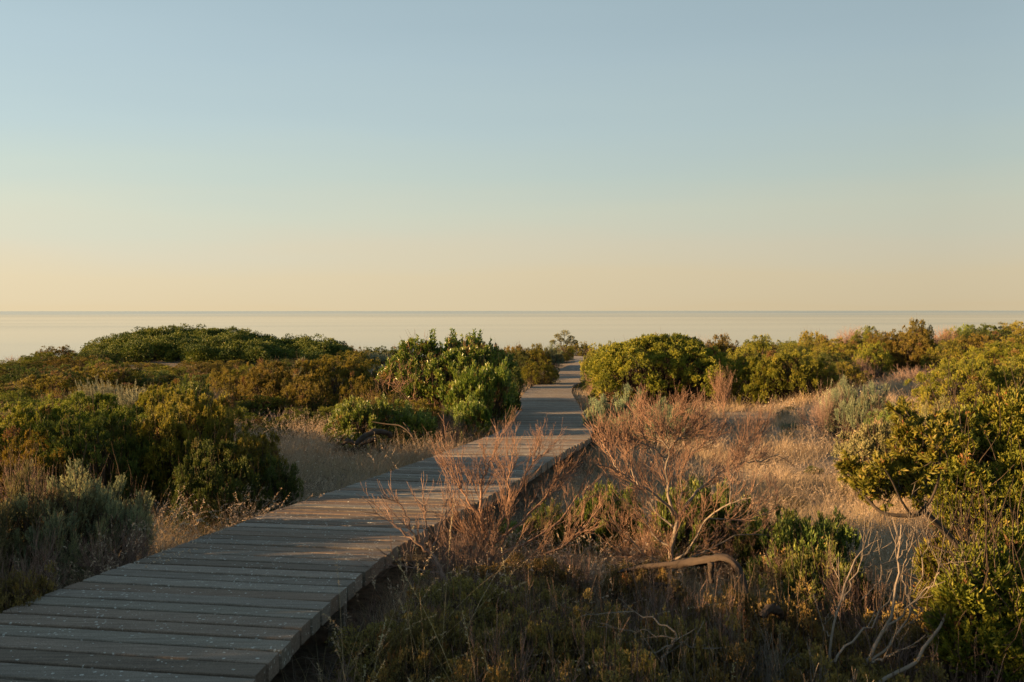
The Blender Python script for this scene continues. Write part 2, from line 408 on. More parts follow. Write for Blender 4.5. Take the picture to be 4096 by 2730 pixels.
# ------------------------------------------------------------------ terrain
cp = [(-4, 5, 2.15), (-7, 3, 2.1), (-3.6, 8, 2.05), (-6, 12, 2.15), (-3, 13, 2.12), (-2, 17, 2.2), (-5, 20, 2.25), (-10, 20, 2.2), (-8, 30, 2.5), (-16, 30, 2.4),
      (-2, 30, 2.65), (-3, 42, 3.0), (-10, 38, 2.5), (-14, 46, 2.0), (-11, 47, 2.0), (-20, 46, 2.7), (-28, 48, 3.1), (-6, 50, 2.8), (-20, 60, 3.9), (-8, 62, 3.6), (0, 60, 3.5),
      (-30, 70, 6), (0, 80, 4.3), (5, 90, 4.4), (-16, 12, 2.0), (-14, 3, 1.9), (-20, 30, 2.4), (-30, 20, 2.0), (-35, 35, 2.8),
      (2, 4, 2.15), (4, 5, 2.2), (1.5, 7, 2.1), (4, 9, 2.1), (3, 12, 2.15), (6, 14, 2.15), (4, 20, 2.2), (8, 22, 2.25), (3.5, 27, 2.4), (12, 25, 2.1), (6, 35, 2.6),
      (14, 45, 2.65), (20, 42, 2.3), (24, 55, 2.3), (16, 60, 2.6), (30, 50, 1.9), (8, 60, 3.1), (10, 80, 3.6), (30, 75, 2.6), (40, 60, 1.9), (20, 20, 1.9), (12, 8, 2.0),
      (0, -10, 2.1), (-15, -10, 1.9), (15, -8, 2.0), (0, -40, 1.5), (-40, -20, 1.6), (40, -20, 1.6), (50, 30, 1.4), (-60, 10, 1.8), (2.2, 47, 3.7)]
for y in (1, 4, 7, 10, 13, 16, 20, 25, 30, 36, 41): cp.append((float(edge_l(y) + edge_r(y)) / 2, y, float(deck_h(y)) + .38))
for y in (50, 56, 62, 67): cp.append((float(edge_l(y) + edge_r(y)) / 2, y, float(deck_h(y)) + .2))
cp += [(5.2, 72, 3.55), (5.6, 80, 3.6), (6, 88, 3.9)]
CP = np.array(cp, float)
_k = R.uniform(.25, 1.6, (10, 1)); _d = norm(R.normal(size=(10, 2))); _ph = R.uniform(0, 6.28, 10)
def wave(x, y):
    s = 0
    for i in range(10):
        s = s + np.sin((_d[i, 0] * x + _d[i, 1] * y) * _k[i, 0] * 1.7 + _ph[i]) * .03 / (.4 + _k[i, 0])
    return s
def ground_z(x, y):
    x = np.asarray(x, float); y = np.asarray(y, float); sh = np.broadcast(x, y).shape
    x = np.broadcast_to(x, sh).ravel(); y = np.broadcast_to(y, sh).ravel()
    o = np.zeros(len(x))
    for s in range(0, len(x), 20000):
        dx = x[s:s + 20000, None] - CP[None, :, 0]; dy = y[s:s + 20000, None] - CP[None, :, 1]
        sc = 1.0 + np.abs(y[s:s + 20000, None]) * .08
        w = 1 / ((dx * dx + dy * dy) / sc ** 2 + .6) ** 2
        o[s:s + 20000] = (w * CP[None, :, 2]).sum(1) / w.sum(1)
    z = CAMZ - o + wave(x, y)
    fall = np.clip((y - 84 - .1 * x) / 70, 0, 1)
    z = z * (1 - fall ** 1.3) + (-1.5) * fall ** 1.3
    on = (y > 0) & (y < 68) & (x > edge_l(y) - .25) & (x < edge_r(y) + .25)
    z = np.where(on, np.minimum(z, CAMZ - deck_h(y) - .13), z)
    return z.reshape(sh)
def gz(x, y): return float(ground_z(x, y))

def grid_mesh(xs, ys, zf):
    X, Y = np.meshgrid(xs, ys)
    V = np.stack([X, Y, zf(X, Y)], -1).reshape(-1, 3)
    nx, ny = len(xs), len(ys)
    j, i = np.meshgrid(np.arange(ny - 1), np.arange(nx - 1), indexing='ij')
    a = j * nx + i
    return V, np.stack([a, a + 1, a + nx + 1, a + nx], -1).reshape(-1, 4)
xs = np.r_[np.linspace(-400, -60, 12), np.arange(-58, -14, 1.0), np.arange(-14, 14, .2), np.arange(14, 60, 1.0), np.linspace(61, 400, 12)]
ys = np.r_[np.linspace(-300, -30, 10), np.arange(-28, -2, 1.0), np.arange(-2, 30, .2), np.arange(30, 100, .6), np.arange(100, 170, 3)]
V, Q = grid_mesh(xs, ys, ground_z)
tag(link('ground', make_mesh('ground', V, Q, smooth=True), M['ground']), kind='structure', label='sandy dune ground with dry soil and patches of sand')

V, Q = grid_mesh(np.linspace(-60000, 60000, 60), np.r_[-2000, np.linspace(60, 1500, 20), np.geomspace(1600, 60000, 40)], lambda x, y: x * 0)
tag(link('sea', make_mesh('sea', V, Q, smooth=True), M['sea']), kind='structure', label='calm pale sea reaching the horizon')

ys = np.arange(66.8, 92, .5); cxl = np.interp(ys, [66, 72, 80, 92], [5.0, 5.3, 5.7, 6.6])
V = np.stack([np.stack([cxl + o, ys, ground_z(cxl + o, ys) + .012 - abs(o) * .01], -1) for o in (-.75, -.35, 0, .35, .75)], 1).reshape(-1, 3)
j, i = np.meshgrid(np.arange(len(ys) - 1), np.arange(4), indexing='ij'); a = j * 5 + i
Q = np.stack([a, a + 1, a + 6, a + 5], -1).reshape(-1, 4)
tag(link('sand_path', make_mesh('sand_path', V, Q, smooth=True), sand_material()), kind='structure', label='sandy footpath running on from the end of the boardwalk')

# ------------------------------------------------------------------ boardwalk
bw = tag(empty('boardwalk', (0, 0, 0)), 'weathered grey timber boardwalk winding down through the dunes towards the sea', 'boardwalk')
pitch = .168
s = np.arange(1.2, 67.6, pitch); n = len(s)
tilt = np.interp(s, [0, 9, 13, 17, 40, 44, 48, 52, 68], [.27, .30, .27, .03, .03, .25, .25, .1, .3])
yl, yr = s, s - tilt
wd = pitch - R.uniform(.024, .034, n)
jl, jr = R.normal(0, .004, n), R.normal(0, .005, n)
zl = CAMZ - deck_h(yl) + R.normal(0, .0015, n); zr = CAMZ - deck_h(yr) + R.normal(0, .0015, n)
TH, ch = .085, .004
prof = [(-.5, 0, -TH), (-.5, 0, -ch), (-.5, ch, 0), (.5, -ch, 0), (.5, 0, -ch), (.5, 0, -TH)]   # (fraction of width, offset, z)
rings = []
segs = np.linspace(0, 1, 4)
bow = R.normal(0, .002, (n,))
for t in segs:
    for (a_, o_, z_) in prof:
        y = yl * (1 - t) + yr * t + a_ * wd + o_
        x = (edge_l(yl + a_ * wd) + jl) * (1 - t) + (edge_r(yr + a_ * wd) + jr) * t
        z = zl * (1 - t) + zr * t + z_ + bow * math.sin(math.pi * t) - (deck_h(s + .05) - deck_h(s - .05)) / .1 * a_ * wd
        rings.append(np.stack([x, y, z], -1))
V = np.stack(rings, 1)                       # n, 24, 3
qs = []
for t in range(3):
    for k in range(6):
        k2 = (k + 1) % 6
        qs.append((t * 6 + k, t * 6 + k2, t * 6 + 6 + k2, t * 6 + 6 + k))
for b0, fl in ((0, 1), (18, 0)):
    qs.append((b0, b0 + 1, b0 + 4, b0 + 5)); qs.append((b0 + 1, b0 + 2, b0 + 3, b0 + 4))
qs = np.array(qs)
Q = (np.arange(n)[:, None, None] * 24 + qs[None]).reshape(-1, 4)
var = np.repeat(R.uniform(0, 1, n), len(qs))
link('deck', make_mesh('deck', V.reshape(-1, 3), Q, var), M['deck'], bw)
for off, side in ((.28, -1), (-.28, 1)):
    yy = np.arange(1.2, 67, .4)
    x = (edge_l(yy) if side < 0 else edge_r(yy)) + off
    z = CAMZ - deck_h(yy) - TH - .004
    V = np.stack([np.stack([x + a, yy, z + b], -1) for a, b in ((-.035, -.14), (-.035, 0), (.035, 0), (.035, -.14))], 1)
    m_ = len(yy); j, k = np.meshgrid(np.arange(m_ - 1), np.arange(4), indexing='ij'); k2 = (k + 1) % 4
    Q = np.stack([j * 4 + k, j * 4 + k2, j * 4 + 4 + k2, j * 4 + 4 + k], -1).reshape(-1, 4)
    link('bearer', make_mesh('bearer', V.reshape(-1, 3), Q, np.full(len(Q), .2)), M['deck'], bw)
def box(x0, x1, y0, y1, z0, z1):
    V = np.array([(x, y, z) for z in (z0, z1) for y in (y0, y1) for x in (x0, x1)], float)
    Q = np.array([(0, 1, 5, 4), (2, 6, 7, 3), (0, 4, 6, 2), (1, 3, 7, 5), (4, 5, 7, 6), (0, 2, 3, 1)])
    return V, Q
for y in np.r_[np.arange(3.7, 30, 2.15)]:
    for side in (0, 1):
        x = float(edge_l(y) + .20 if side == 0 else edge_r(y) - .18)
        zt = CAMZ - float(deck_h(y)) - TH - .01
        zb = gz(x, y) - .25
        sgn = -1 if side == 0 else 1
        V, Q = box(x - .045, x + .045, y - .06, y + .06, zb, zt)
        if side == 1: V[:, 0] += .03
        link('post', make_mesh('post', V, Q, np.full(6, .3)), M['deck'], bw)

# ------------------------------------------------------------------ shrub builders
def on_ellipsoids(ells, count, zmin=-.15):
    E = np.array(ells, float)
    area = (E[:, 3] * E[:, 4] + E[:, 3] * E[:, 5] + E[:, 4] * E[:, 5])
    w = area / area.sum()
    P, Nn = [], []
    tot = 0
    while tot < count:
        k = R.choice(len(E), count * 2, p=w)
        d = norm(R.normal(size=(count * 2, 3)))
        c, r = E[k, :3], E[k, 3:]
        p = c + d * r
        ok = (d[:, 2] > zmin) & (p[:, 2] > .06)
        for e in E:
            q = ((p - e[:3]) / (e[3:] * .93)) ** 2
            ok &= q.sum(1) > 1
        P.append(p[ok]); Nn.append(norm(d[ok] / r[ok])); tot += ok.sum()
    return np.concatenate(P)[:count], np.concatenate(Nn)[:count]

def lobed_foliage(ells, nl, rl, tips, k, L, W, spread=.7, up=.5, inner=.45, rough=.12, shoot=0.0, fold=.25, kw_dead=.03):
    g = Geo()
    E = np.array(ells, float)
    centres = []
    for layer, (sc, cnt, tp) in enumerate(((1.0, nl, tips), (.74, int(nl * inner), int(tips * .7)))):
        e2 = E.copy(); e2[:, 3:] *= sc
        C, Nn = on_ellipsoids(e2, cnt, -.35)
        r = rl * R.uniform(.6, 1.3, cnt)
        C = C + Nn * (R.normal(0, rough, cnt) * np.mean(E[:, 3:]))[:, None] * (1 if layer == 0 else .5) - Nn * r[:, None] * .7
        if layer == 0: centres = C
        lobe_var = R.normal(0, .13, cnt); dl = R.random(cnt) < (kw_dead if layer == 0 else .2)
        n = cnt * tp
        d = norm(R.normal(size=(cnt, tp, 3)) * .75 + Nn[:, None] * .9 + np.array([0, 0, up]))
        p = C[:, None] + d * (r[:, None, None] * R.uniform(.75, 1.12, (cnt, tp, 1)))
        tv = (lobe_var[:, None] + R.normal(0, .1, (cnt, tp)))
        ax = norm(d + np.array([0, 0, up * .6]))
        # shoots: leaves spaced along the last bit of the twig
        t = R.uniform(-1, .1, (cnt, tp, k, 1)) * (L * .8 + shoot)
        D = norm(ax[:, :, None] + spread * R.normal(size=(cnt, tp, k, 3)))
        PP = p[:, :, None] + ax[:, :, None] * t
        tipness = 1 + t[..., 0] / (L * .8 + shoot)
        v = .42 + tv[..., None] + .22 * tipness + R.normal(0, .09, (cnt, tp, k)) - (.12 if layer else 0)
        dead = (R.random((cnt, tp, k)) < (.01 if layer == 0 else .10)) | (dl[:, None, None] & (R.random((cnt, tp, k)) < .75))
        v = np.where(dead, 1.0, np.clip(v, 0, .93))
        ll = L * R.uniform(.7, 1.25, n * k)
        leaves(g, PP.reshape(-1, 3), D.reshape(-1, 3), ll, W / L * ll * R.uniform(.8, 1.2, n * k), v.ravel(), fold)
    return g, centres

def stems_to(C, base_spread=.15, r0=.022, r1=.004, m=6, sag=.15):
    g = Geo(); n = len(C)
    cen = C.mean(0)
    B = np.zeros((n, 3)); B[:, 0] = C[:, 0] * .12 + R.normal(0, base_spread, n) * .5; B[:, 1] = C[:, 1] * .12 + R.normal(0, base_spread, n) * .5; B[:, 2] = -.1
    t = np.linspace(0, 1, m)[None, :, None]
    mid = B * .45 + C * .55; mid[:, 2] = C[:, 2] * .38; mid += R.normal(0, .06, (n, 3))
    P = (1 - t) ** 2 * B[:, None] + 2 * t * (1 - t) * mid[:, None] + t * t * C[:, None]
    P[:, 1:-1] += R.normal(0, .02, (n, m - 2, 3))
    tubes(g, P, taper(r0 * R.uniform(.6, 1.4, n), np.full(n, r1), m), 4, R.uniform(.2, .8, n))
    # fine side twigs
    D = norm(np.gradient(P, axis=1)); Rd = taper(np.full(n, r0), np.full(n, r1), m)
    q = R.choice(n, min(n, 90), replace=n < 90)
    p3, _ = grow(C[q], C[q] * [.35, .35, 0] + R.normal(0, .25, (len(q), 3)) + [0, 0, 1.0], R.uniform(.22, .46, len(q)), 5, .12, .1)
    tubes(g, p3, taper(np.full(len(q), .004), np.full(len(q), .0013), 5), 3, R.uniform(.5, 1, len(q)))
    b, d, rr = spawn(P, D, Rd, 4, .4, .98, .7)
    p2, _ = grow(b, d, R.uniform(.12, .35, len(b)), 4, .25, .1)
    tubes(g, p2, taper(np.full(len(b), .004), np.full(len(b), .0015), 4), 3, R.uniform(.2, .9, len(b)))
    return g

def bumpy(rx, ry, rz, k, seed):
    """a main ellipsoid with k smaller ones breaking its outline"""
    r = np.random.default_rng(seed)
    E = [(0, 0, rz * .30, rx * .78, ry * .78, rz * .60)]
    for i in range(k):
        a = r.uniform(0, 6.283); q = r.uniform(.3, .62)
        s = r.uniform(.28, .48)
        zc = rz * r.uniform(.25, .72) * (1 - .35 * q)
        E.append((math.cos(a) * rx * q, math.sin(a) * ry * q, zc, rx * s, ry * s, rz * s * .85))
    return E

LIB = {}
def build_variant(kind, idx, rx, rz, **kw):
    ells = bumpy(rx, rx, rz, kw.pop('k_ell', 9), kw.pop('seed', idx * 7 + len(LIB)))
    shoot = kw.get('shoot', 0)
    g, C = lobed_foliage(ells, **kw)
    V = np.concatenate(g.V)
    hw = np.percentile(np.abs(V[:, :2]), 99.3); ht = np.percentile(V[:, 2], 99.8)
    fm = g.mesh(kind + '_foliage')
    smesh = stems_to(C, r0=.012 + .006 * rx).mesh(kind + '_stems', True)
    LIB.setdefault(kind, []).append((fm, smesh, hw, ht))

for i in range(3):
    build_variant('tuft_m', i, 1.5, 1.25, nl=170, rl=.20, tips=24, k=11, L=.036, W=.014, up=.6, shoot=.02, spread=.6, rough=.16)
for i in range(2):
    build_variant('tuft_s', i, .8, .75, nl=75, rl=.15, tips=22, k=10, L=.034, W=.013, up=.6, k_ell=6, shoot=.02, rough=.16)
for i in range(2):
    build_variant('tuft_hi', i, 1.5, 1.3, nl=210, rl=.165, tips=34, k=13, L=.032, W=.012, up=.7, shoot=.03, spread=.6, rough=.2)
for i in range(2):
    build_variant('broad_m', i, 1.2, 1.1, nl=170, rl=.15, tips=13, k=9, L=.062, W=.022, up=.9, spread=.45, shoot=.09, rough=.14)
for i in range(3):
    build_variant('fuzzy', i, .8, .8, nl=95, rl=.13, tips=20, k=26, L=.026, W=.0055, up=1.1, spread=.42, shoot=.11, rough=.2, k_ell=7)
for i in range(2):
    build_variant('small_leaf', i, .8, .85, nl=230, rl=.12, tips=26, k=8, L=.020, W=.011, up=.3, spread=1.0, shoot=.02, rough=.2, k_ell=9)

def plume_shrub(kind, n, h, rr, nl, L, W, lean=.8):
    g, st = Geo(), Geo()
    B = np.zeros((n, 3)); a = R.uniform(0, 6.283, n); q = R.uniform(0, 1, n) ** .6
    B[:, 0] = np.cos(a) * q * rr * .3; B[:, 1] = np.sin(a) * q * rr * .3
    nc = 14; ca = R.uniform(0, 6.283, nc); cq = R.uniform(0, 1, nc) ** .6; cl = R.uniform(.62, 1.05, nc); ci = R.integers(0, nc, n)
    a = ca[ci] + R.normal(0, .22, n); q = np.clip(cq[ci] + R.normal(0, .12, n), 0, 1.2)
    D = np.stack([np.cos(a) * q * lean, np.sin(a) * q * lean, np.ones(n)], -1)
    L0 = h * R.uniform(.72, 1.05, n) * cl[ci]
    P, Dd = grow(B, D, L0, 7, .09, .05)
    tubes(st, P, taper(np.full(n, .006), np.full(n, .002), 7), 3, R.uniform(.2, .9, n))
    b, d, r_ = spawn(P, Dd, taper(np.full(n, .006), np.full(n, .002), 7), 4, .45, .95, .45)
    P2, D2 = grow(b, d, h * R.uniform(.12, .28, len(b)), 7, .08, .15)
    P = np.concatenate([P, P2]); Dd = np.concatenate([Dd, D2])
    n = len(P)
    t = np.concatenate([R.uniform(.5, 1, (len(L0), nl)), R.uniform(.1, 1, (len(b), nl))]) * 5.999
    i = t.astype(int); f = (t - i)[..., None]; r = np.arange(n)[:, None]
    pp = P[r, i] * (1 - f) + P[r, i + 1] * f; dd = Dd[r, i]
    D = norm(dd + .8 * R.normal(size=dd.shape))
    v = np.clip(.25 + .09 * t + R.normal(0, .1, t.shape) + R.normal(0, .1, (n, 1)), 0, .95)
    leaves(g, pp.reshape(-1, 3), D.reshape(-1, 3), L * R.uniform(.6, 1.2, n * nl), W, v.ravel())
    V = np.concatenate(g.V); hw = np.percentile(np.abs(V[:, :2]), 99); ht = np.percentile(V[:, 2], 99.8)
    LIB.setdefault(kind, []).append((g.mesh(kind + '_foliage'), st.mesh(kind + '_stems', True), hw, ht))
for i in range(2): plume_shrub('plume', 170, 1.0, .8, 26, .030, .006)
plume_shrub('plume_hi', 300, 1.05, .8, 70, .028, .0075, lean=1.15)

def bare_levels(g, P, D, Rd, spec, sides=3, var0=.4):
    """grow successive orders of twigs from polylines"""
    for (k, L0, L1, r0, r1, ang, wan, up, tmin, m) in spec:
        b, d, rr = spawn(P, D, Rd, k, tmin, .99, ang)
        n = len(b)
        P, D = grow(b, d, R.uniform(L0, L1, n), m, wan, up)
        ra = np.minimum(rr * .8, r0) * R.uniform(.7, 1.1, n)
        Rd = taper(ra, np.full(n, r1), m)
        tubes(g, P, Rd, sides, np.clip(R.normal(var0 + .1, .18, n), 0, 1))
        var0 += .08

def bare_shrub(kind, n, h, lean, dens=1.0, wan=.12):
    g, tw = Geo(), Geo()
    a = R.uniform(0, 6.283, n); q = R.uniform(.2, 1, n)
    B = np.stack([np.cos(a) * .08, np.sin(a) * .08, np.full(n, -.05)], -1)
    D = np.stack([np.cos(a) * q * lean, np.sin(a) * q * lean, np.ones(n)], -1)
    P, Dd = grow(B, D, h * R.uniform(.6, .9, n), 8, wan, .03)
    Rd = taper(R.uniform(.009, .016, n) * h, np.full(n, .004 * h), 8)
    tubes(g, P, Rd, 5, R.uniform(.3, .8, n))
    bare_levels(tw, P, Dd, Rd, [(int(6 * dens), .3 * h, .5 * h, .006, .003, .6, wan, .10, .3, 6), (int(5 * dens), .12 * h, .3 * h, .004, .002, .55, wan, .12, .2, 5), (3, .06 * h, .15 * h, .0028, .0014, .5, wan, .1, .2, 4)])
    V = np.concatenate(tw.V); hw = np.percentile(np.abs(V[:, :2]), 99); ht = np.percentile(V[:, 2], 99.7)
    LIB.setdefault(kind, []).append((tw.mesh(kind + '_twigs', True), g.mesh(kind + '_limbs', True), hw, ht))
for i in range(2): bare_shrub('bare', 11, 1.0, .9)
bare_shrub('bare_dense', 16, 1.0, 1.3, 1.3, .16)

PLACED = []
def place(u, vt, Y, wpx, kind, mat, label, group=None, name='shrub', cat='shrub', dscale=1.0, stem='stem', h=None, vi=None, x=None, wm=None, yaw=None):
    X = (u - CX) / F * Y if x is None else x
    zg = gz(X, Y) - .03
    if h is None: h = max(.25, CAMZ - (vt - HV) / F * Y - zg)
    w = wpx / F * Y if wm is None else wm
    lib = LIB[kind]
    fm, smesh, hw, ht = lib[(vi if vi is not None else len(PLACED)) % len(lib)]
    root = empty(name, (X, Y, zg))
    sz = h / ht; sx = max(w / 2 / hw, sz * .48)
    sy = max(sx, sz) * dscale if dscale else sx
    root.scale = (sx, sy, sz)
    root.rotation_euler.z = (R.choice([0, math.pi]) + R.uniform(-.35, .35)) if yaw is None else yaw
    tag(root, label, cat, group)
    bare = kind.startswith('bare')
    a = link('twigs' if bare else 'foliage', fm, None, root)
    b = link('limbs' if bare else 'stems', smesh, None, root)
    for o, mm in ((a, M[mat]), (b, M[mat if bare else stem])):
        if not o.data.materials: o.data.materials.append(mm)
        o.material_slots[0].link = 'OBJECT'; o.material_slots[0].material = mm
    PLACED.append((X, Y, w / 2, h))
    return root

#@@SHRUBS
# far left and the slope around the great dome
P_ = place
P_(52, 345.5, 52, 34, 'tuft_m', 'brown', 'brownish round bush on the skyline just left of the great dome shrub', name='round_bush')
P_(22, 355, 50, 42, 'bare_dense', 'mauvetwig', 'rusty brown twiggy bush at the far left against the sea', name='twiggy_bush', cat='bush')
P_(4, 359, 47, 30, 'plume', 'silver', 'pale greyish low bush at the left edge of the sea view', name='low_bush', cat='bush')
P_(36, 361, 46, 40, 'tuft_s', 'brown', 'low dark bush in front of the rusty twiggy bush at the far left')
P_(70, 351, 49, 30, 'tuft_s', 'green', 'small green bush tucked against the left foot of the dome shrub')
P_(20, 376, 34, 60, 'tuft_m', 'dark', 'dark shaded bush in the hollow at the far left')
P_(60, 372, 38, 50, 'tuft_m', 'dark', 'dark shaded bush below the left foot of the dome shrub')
P_(10, 391, 20, 60, 'tuft_m', 'green', 'dark green bush at the left edge behind the front hedge of shrubs')
P_(50, 392, 21, 36, 'bare', 'mauvetwig', 'leafless purplish twigs left of the silver plume shrub', name='dead_shrub')
P_(92, 368, 36, 46, 'tuft_m', 'brown', 'low brownish bush under the left flank of the dome shrub')
P_(138, 362, 38, 74, 'tuft_m', 'brown', 'wide low olive brown bush in front of the middle of the dome shrub')
P_(178, 364.5, 37, 46, 'plume', 'olive', 'soft fine-leaved bush in front of the dome shrub', name='soft_bush')
P_(222, 360, 38, 52, 'tuft_m', 'brown', 'olive brown bush in front of the right half of the dome shrub')
P_(246, 365, 34, 40, 'tuft_m', 'olive', 'olive bush at the right foot of the dome shrub')
P_(74, 377, 27, 52, 'tuft_m', 'brown', 'golden brown bush left above the silver plume shrub')
P_(104, 372, 29, 60, 'tuft_m', 'brown', 'dark golden bush directly behind the silver plume shrub')
P_(152, 371, 30, 84, 'tuft_m', 'dark', 'broad dark bush behind and right of the silver plume shrub')
P_(202, 372, 28, 60, 'tuft_m', 'dark', 'dark bush behind the bright green leafy bush')
P_(104, 380.5, 19, 52, 'plume_hi', 'silver', 'silver plume shrub, the taller left one of the pale pair', name='silver_shrub')
P_(130, 386.5, 18.5, 46, 'plume_hi', 'silver', 'silver plume shrub, the lower right one of the pale pair', name='silver_shrub')
P_(163, 382, 17.5, 40, 'tuft_hi', 'olive', 'yellow-green bush just right of the pale silver pair')
P_(190, 377, 20, 44, 'broad_m', 'broad', 'bright green leafy bush among the olive bushes on the left', name='leafy_shrub')
P_(219, 383, 19, 34, 'bare', 'greytwig', 'bare grey branches between the bright leafy bush and the golden bush', name='dead_shrub')
P_(232, 366, 24, 48, 'tuft_m', 'brown', 'small golden bush left of the big pair of golden bushes')
P_(272, 360, 22.5, 66, 'tuft_hi', 'brown', 'tall golden olive bush behind the left grass patch, left of the pair', name='golden_bush', vi=0)
P_(334, 356.5, 23.5, 70, 'tuft_hi', 'brown', 'tall golden olive bush behind the left grass patch, right of the pair', name='golden_bush', vi=1)
P_(302, 372, 21, 46, 'tuft_m', 'brown', 'lower golden bush filling the gap between the two tall golden bushes', name='golden_bush')
P_(313, 360, 25, 32, 'fuzzy', 'silver', 'pale grey-green bush peeping out between the two tall golden bushes', name='silver_shrub')
P_(371, 360, 24.5, 50, 'tuft_m', 'olive', 'olive bush just left of the tall leafy green shrub')
P_(355, 374, 21, 44, 'tuft_m', 'brown', 'brown-green bush below left of the tall leafy green shrub')
# the front hedge at the left
P_(86, 391, 12.6, 124, 'tuft_hi', 'green', 'large yellow-green lit shrub at the left below the silver plume shrub', name='green_shrub', vi=0)
P_(8, 404, 11.8, 78, 'tuft_hi', 'olive', 'large olive shrub cut by the left edge of the picture', vi=1)
P_(180, 393, 10.8, 116, 'tuft_hi', 'brown', 'large dark brown-green shrub standing left of the dry grass', name='brown_shrub', vi=1, dscale=.8)
P_(240, 424, 10.4, 50, 'tuft_hi', 'brown', 'dark shrub at the right end of the front left shrubs beside the grass', name='green_shrub', vi=0)
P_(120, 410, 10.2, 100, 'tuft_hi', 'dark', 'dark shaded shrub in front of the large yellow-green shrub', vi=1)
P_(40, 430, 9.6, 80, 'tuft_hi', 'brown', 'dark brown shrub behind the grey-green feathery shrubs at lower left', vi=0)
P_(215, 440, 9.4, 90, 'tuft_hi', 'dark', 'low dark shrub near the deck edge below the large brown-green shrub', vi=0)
P_(265, 455, 9.9, 44, 'tuft_s', 'dark', 'small dark shrub by the dry grass at the deck edge')
P_(24, 452, 8.2, 40, 'bare', 'mauvetwig', 'bare pinkish branches above the feathery shrubs at the left edge', name='dead_shrub')
P_(50, 467, 6.9, 66, 'fuzzy', 'sage', 'grey-green feathery shrub at lower left, the largest of its group', name='feathery_shrub')
P_(8, 474, 6.7, 60, 'fuzzy', 'pale', 'yellowish feathery shrub at the lower left picture edge', name='feathery_shrub')
P_(103, 479, 7.2, 38, 'fuzzy', 'sage', 'small olive-silver feathery shrub right of the larger grey-green one', name='feathery_shrub')
P_(125, 520, 6.5, 56, 'bare_dense', 'mauvetwig', 'tangle of grey dead twigs between the feathery shrubs and the deck', name='dead_shrub')
P_(16, 535, 5.6, 60, 'bare_dense', 'mauvetwig', 'low tangle of brown dead twigs at the lower left corner', name='dead_shrub')
P_(22, 575, 5.3, 40, 'small_leaf', 'dull', 'low dull green plant at the left edge beside the deck', name='low_shrub')
# centre left
P_(481, 362, 18.6, 56, 'broad_m', 'broad', 'rounded leafy green shrub at the left edge of the deck', name='leafy_shrub', vi=0)
P_(499, 377, 22.5, 30, 'broad_m', 'dark', 'dark green shrub between the rounded leafy shrub and the bend of the deck', name='leafy_shrub')
P_(471, 394, 16.9, 36, 'broad_m', 'broad', 'small leafy shrub by the deck below the rounded leafy shrub', name='leafy_shrub')
P_(358, 397, 15.3, 62, 'broad_m', 'broad', 'low bright green leafy shrub behind the driftwood log, left half', name='leafy_shrub', vi=0)
P_(404, 402, 15.6, 72, 'broad_m', 'broad', 'low dark green leafy shrub behind the driftwood log, right half', name='leafy_shrub', vi=1)
P_(380, 388, 17.5, 50, 'plume', 'brown', 'small russet bush between the tall leafy shrub and the low leafy one')
P_(372, 383, 18.5, 36, 'bare', 'redtwig', 'reddish bare twigs left of the tall leafy shrub', name='dead_shrub')
P_(452, 407, 15.6, 44, 'bare_dense', 'mauvetwig', 'dark tangle of dead twigs under the rounded leafy shrub', name='dead_shrub')
P_(283, 408, 18.5, 80, 'bare_dense', 'mauvetwig', 'dark tangle of dead twigs under the tall golden bushes', name='dead_shrub')
# far centre
P_(541, 360, 42.5, 37, 'tuft_m', 'olive', 'round yellow-olive bush at the left side of the deck where it bends', name='round_bush')
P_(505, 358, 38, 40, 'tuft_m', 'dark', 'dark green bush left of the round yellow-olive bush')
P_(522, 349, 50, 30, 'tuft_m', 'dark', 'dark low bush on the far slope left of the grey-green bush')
P_(545, 343, 62, 36, 'fuzzy', 'teal', 'grey-green soft bush beside the far end of the boardwalk', name='soft_bush')
P_(537, 344, 58, 30, 'tuft_m', 'olive', 'yellowish bush on the skyline left of the thin little tree')
P_(562, 344, 76, 26, 'tuft_m', 'olive', 'yellow bush on the skyline under the thin little tree')
P_(580, 341.5, 92, 30, 'tuft_m', 'brown', 'russet bush on the skyline right of the thin little tree')
P_(594, 348, 82, 22, 'bare_dense', 'mauvetwig', 'grey twiggy bush right of the russet bush by the far sand path', name='twiggy_bush')
P_(521, 345, 62, 16, 'tuft_s', 'olive', 'tiny light bush on the far skyline above the dark low bush')
P_(511, 345.5, 60, 12, 'tuft_s', 'brown', 'tiny dark bush on the far skyline left of the light one')
P_(496, 344, 58, 20, 'tuft_s', 'brown', 'windswept brownish bush on the skyline right of the tall leafy shrub', name='windswept_bush')
P_(347, 344, 60, 26, 'tuft_s', 'brown', 'brownish round bush on the skyline right of the dome shrub', name='round_bush')
P_(372, 346.5, 62, 34, 'tuft_m', 'dark', 'dark flat bush on the skyline, left of the pair before the tall leafy shrub')
P_(398, 346.5, 64, 40, 'tuft_m', 'dark', 'dark flat bush on the skyline, right of the pair before the tall leafy shrub')
P_(377, 351, 50, 34, 'plume', 'silver', 'pale grey-green bush below the dark flat bushes on the skyline', name='silver_shrub')
